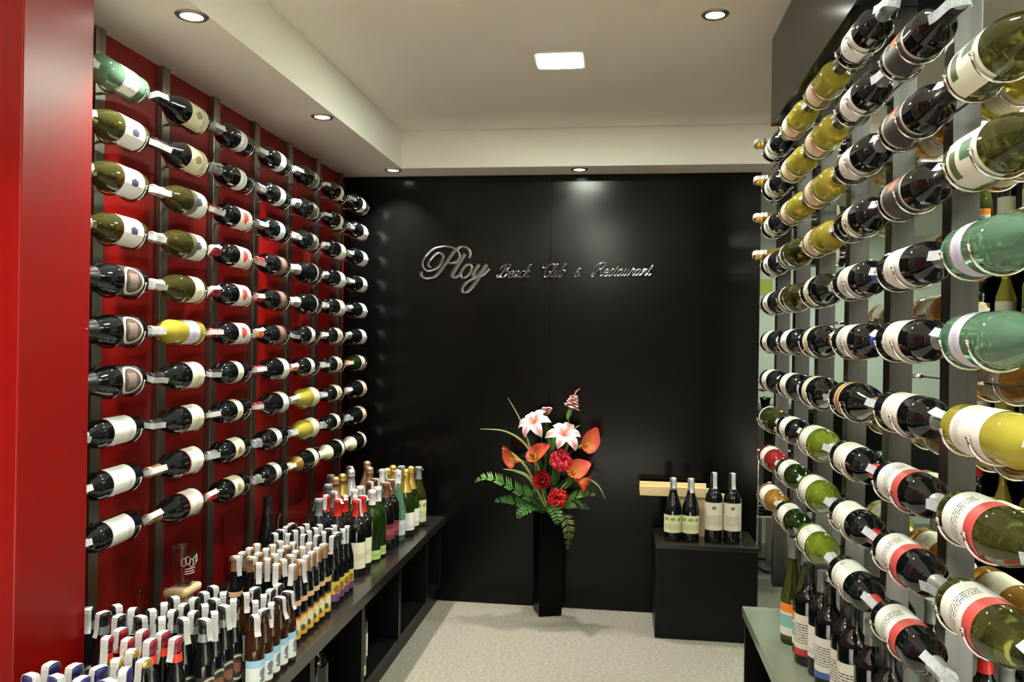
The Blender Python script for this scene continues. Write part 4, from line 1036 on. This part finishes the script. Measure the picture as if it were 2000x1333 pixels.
fern([m0, (-.45, 4.14, .60), (-.56, 4.10, .675), (-.66, 4.08, .715), (-.725, 4.08, .69)], 'large fern frond arching to the left', 27, 1.6, LEAFL)
fern([m0, (-.46, 4.12, .565), (-.55, 4.08, .60), (-.62, 4.06, .60)], 'shorter fern frond below the large left frond', 24, 1.4)
fern([m0, (-.27, 4.12, .60), (-.19, 4.08, .645), (-.12, 4.07, .650)], 'pale fern frond pointing right', 24, 1.4, LEAFL)
fern([m0, (-.27, 4.14, .565), (-.20, 4.10, .585), (-.15, 4.09, .575)], 'dark fern frond pointing right', 20, 1.2)
fern([(VX + .04, VY - .07, .535), (-.275, 4.11, .53), (-.250, 4.09, .46), (-.255, 4.09, .37)], 'fern frond hanging down the right of the vase', 20, 1.15, noisy('leaf_olive', (.08, .12, .02), (.14, .18, .04), 20, .45))
fern([m0, (-.42, 4.08, .57), (-.47, 4.03, .56), (-.50, 4.02, .53)], 'fern frond leaning forwards to the left', 18, 1.4)
fern([m0, (-.34, 4.09, .58), (-.31, 4.03, .555), (-.30, 4.01, .51)], 'fern frond leaning forwards over the vase rim', 18, 1.3)
# broad leaves filling the middle
bl = petal_mesh('broad_leaf', .12, .022, .9, .15, .5)
for i, (x, z, d, s_) in enumerate([(-.44, .62, (-.6, -.4, .5), 1.0), (-.40, .60, (-.4, -.6, .3), .9), (-.33, .66, (.2, -.4, .8), 1.1), (-.28, .66, (.5, -.3, .7), 1.0), (-.38, .74, (-.3, -.2, .9), 1.2), (-.33, .78, (.1, -.2, 1), 1.2), (-.30, .58, (.5, -.6, .1), .9), (-.36, .56, (-.1, -.8, -.2), .9), (-.43, .57, (-.7, -.5, -.1), 1.0), (-.34, .84, (-.05, -.1, 1), 1.1), (-.36, .88, (.05, -.1, 1), 1.0), (-.27, .60, (.6, -.4, .2), .9)]):
    hp = (x, 4.16, z)
    t = tag(empty('leaf_spray', hp), 'broad green leaf in the arrangement, growing %s' % ['far left', 'left behind the rose', 'up behind the rose', 'up to the right', 'up on the left', 'up in the middle', 'low on the right', 'low over the rim', 'low on the left', 'tall below the lilies', 'tallest between the lilies', 'right of the dark carnation'][i], 'leaf', 'broad leaves in the floor vase')
    stem(t, hp, .0018)
    obj('leaf_blade', bl, LEAF if i % 3 else LEAFL, t, aim((0, 0, 0), d, i) @ Matrix.Scale(s_, 4))
def blade(pts, w0, label):
    pts = spline(pts, 8); n = len(pts); r = Vector(pts[0]); bm = bmesh.new(); uvl = bm.loops.layers.uv.new('UVMap'); G = []
    for i, p in enumerate(pts):
        p = Vector(p); d = (Vector(pts[min(i + 1, n - 1)]) - Vector(pts[max(i - 1, 0)])).normalized()
        s_ = d.cross(Vector((0, -1, 0))).normalized(); wv = w0 * math.sin(PI * (.15 + .85 * i / (n - 1))) + .0004
        G.append([bm.verts.new(p - r - s_ * wv), bm.verts.new(p - r + Vector((0, -.002, 0))), bm.verts.new(p - r + s_ * wv)])
    for i in range(n - 1):
        for j in range(2):
            fc = bm.faces.new((G[i][j], G[i][j + 1], G[i + 1][j + 1], G[i + 1][j]))
            for lp, u in zip(fc.loops, (j / 2, (j + 1) / 2, (j + 1) / 2, j / 2)): lp[uvl].uv = (u, .5)
    o = obj('grass_blade', new_mesh('grass_blade', bm), BLADE); o.location = r
    return tag(o, label, 'leaf', 'long grass blades in the floor vase')
blade([m0, (-.41, 4.16, .75), (-.48, 4.14, .88), (-.58, 4.12, .945), (-.71, 4.11, .955)], .006, 'long pale blade arching far to the left')
blade([m0, (-.44, 4.17, .80), (-.50, 4.16, .98), (-.575, 4.15, 1.115)], .0045, 'thin blade rising to the upper left')
blade([m0, (-.28, 4.16, .68), (-.18, 4.13, .72), (-.11, 4.12, .69), (-.07, 4.12, .62)], .005, 'thin blade drooping to the right')
blade([m0, (-.45, 4.14, .70), (-.52, 4.12, .745), (-.59, 4.11, .755)], .008, 'short pale blade left of the rose')
blade([m0, (-.46, 4.15, .74), (-.54, 4.13, .83), (-.60, 4.12, .86)], .006, 'short pale blade behind the left calla')
blade([m0, (-.29, 4.18, .80), (-.24, 4.17, .95), (-.20, 4.16, .985)], .006, 'pale blade curling behind the right lily')

# ------------------------------------------------------------------ the next room, seen past the black wall and through the rack
t = empty('notice_board', (1.15, 6.885, 1.87)); tag(t, 'pale framed notice with yellow green square on far wall', 'notice')
box('frame', -.10, .16, -.012, .01, -.13, .12, WHITEM, t, bev=.002); box('yellow_sheet', -.055, .055, -.016, -.0125, -.06, .07, pbr('lime_paper', (.55, .62, .10), .6), t)
t = empty('black_sideboard', (1.35, 5.55, 0)); tag(t, 'black sideboard in the next room', 'cabinet')
box('body', -.45, .75, -.2, .25, .36, .98, BLACKW, t, bev=.003); box('top', -.46, .76, -.21, .26, .9802, 1.005, WORKT, t)
for sx_ in (-.42, .70):
    for sy_ in (-.17, .2): box('leg', sx_, sx_ + .03, sy_, sy_ + .03, 0, .3598, STEEL, t)
t = empty('orchid_pot', (.925, 5.48, 1.005)); tag(t, 'magenta orchid in a small pot on the black sideboard', 'potted plant')
obj('pot', new_mesh('pot', lathe_bm([(0, 0), (.025, 0), (.035, .06), (.030, .06), (0, .05)], 16), True, 40), VASEM, t)
for i in range(7): obj('petal', me, pbr('orchid', (.55, .03, .30), .5), t, Matrix.Translation((random.uniform(-.05, .05), random.uniform(-.03, .03), .09 + random.uniform(-.01, .04))) @ Matrix.Rotation(i * .9, 4, 'Z') @ Matrix.Rotation(1.0, 4, 'Y') @ Matrix.Scale(1.5, 4))
for i in range(4): obj('leaf', bl, LEAF, t, Matrix.Translation((0, 0, .045)) @ Matrix.Rotation(i * 1.5, 4, 'Z') @ Matrix.Rotation(1.1, 4, 'Y') @ Matrix.Scale(.8, 4))
t = empty('chrome_trolley', (.87, 5.05, 0)); tag(t, 'chrome tube trolley beside the black wall edge', 'trolley')
for sx_ in (-.07, .13):
    for sy_ in (-.1, .1): obj('leg', new_mesh('leg', tube_bm([(sx_, sy_, .012), (sx_, sy_, .80)], .008, 8)), WIRE, t)
for z_ in (.40, .79):
    obj('shelf', new_mesh('shelf', bx(bmesh.new(), -.08, .14, -.11, .11, z_ - .006, z_ + .006, .002), False), WIRE, t)
bottle('rred', Matrix.Translation((.99, 5.02, .446)) @ Matrix(((0, 1, 0), (0, 0, 0), (0, 0, 0))).to_4x4().Identity(4) @ Matrix.Rotation(-PI / 2, 4, 'Y'), 'red capped bottle lying on the chrome trolley shelf', 'bottles on the trolley', strip=False, scale=.95)
pts = [(.92 + .055 * math.cos(a) * (1 + .03 * math.sin(3 * a)), 5.35 + .16 * math.sin(a), .006 + .004 * (k // 14)) for k, a in enumerate([2 * PI * i / 14 for i in range(43)])]
tag(obj('cable_coil', new_mesh('cable_coil', tube_bm(pts, .004, 6)), pbr('black_rubber', (.01, .01, .01), .5)), 'coiled black cable on the floor of the next room', 'cable')
# dark shelving behind the right rack
t = empty('dark_shelving', (1.75, 3.1, 0)); tag(t, 'tall dark shelving in the room behind the right rack', 'shelving')
box('back_panel', .18, .20, -1.5, 1.2, 0, 2.4, BLACKW, t)
for y_ in (-1.5, -.6, .3, 1.18): box('upright', -.15, .179, y_, y_ + .02, 0, 2.4, BLACKW, t)
for z_ in (.1, .55, 1.0, 1.45, 1.9):
    for y_ in (-1.479, -.579, .321): box('shelf', -.15, .179, y_, y_ + .858, z_, z_ + .02, BLACKW, t)
i = 0
for z_ in (.57, 1.02, 1.47, 1.92):
    for q in range(11):
        y_ = 1.72 + q * .235
        if abs(((y_ - 1.6) % .9)) < .06 or abs(((y_ - 1.6) % .9) - .9) < .06: continue
        k = ('rwhite', 'porange', 'byellow', 'rgreen', 'bamber', 'rred', 'ryellow')[(q * 3 + int(z_ * 7)) % 7]
        bottle(k, stand(1.66, y_, z_ + .0005, PI + .3), '%s on dark shelving, %s shelf, %s along' % (T[k][7], {.57: 'lowest', 1.02: 'second', 1.47: 'third', 1.92: 'top'}[z_], ORD[q]), 'bottles on the dark shelving', strip=False)
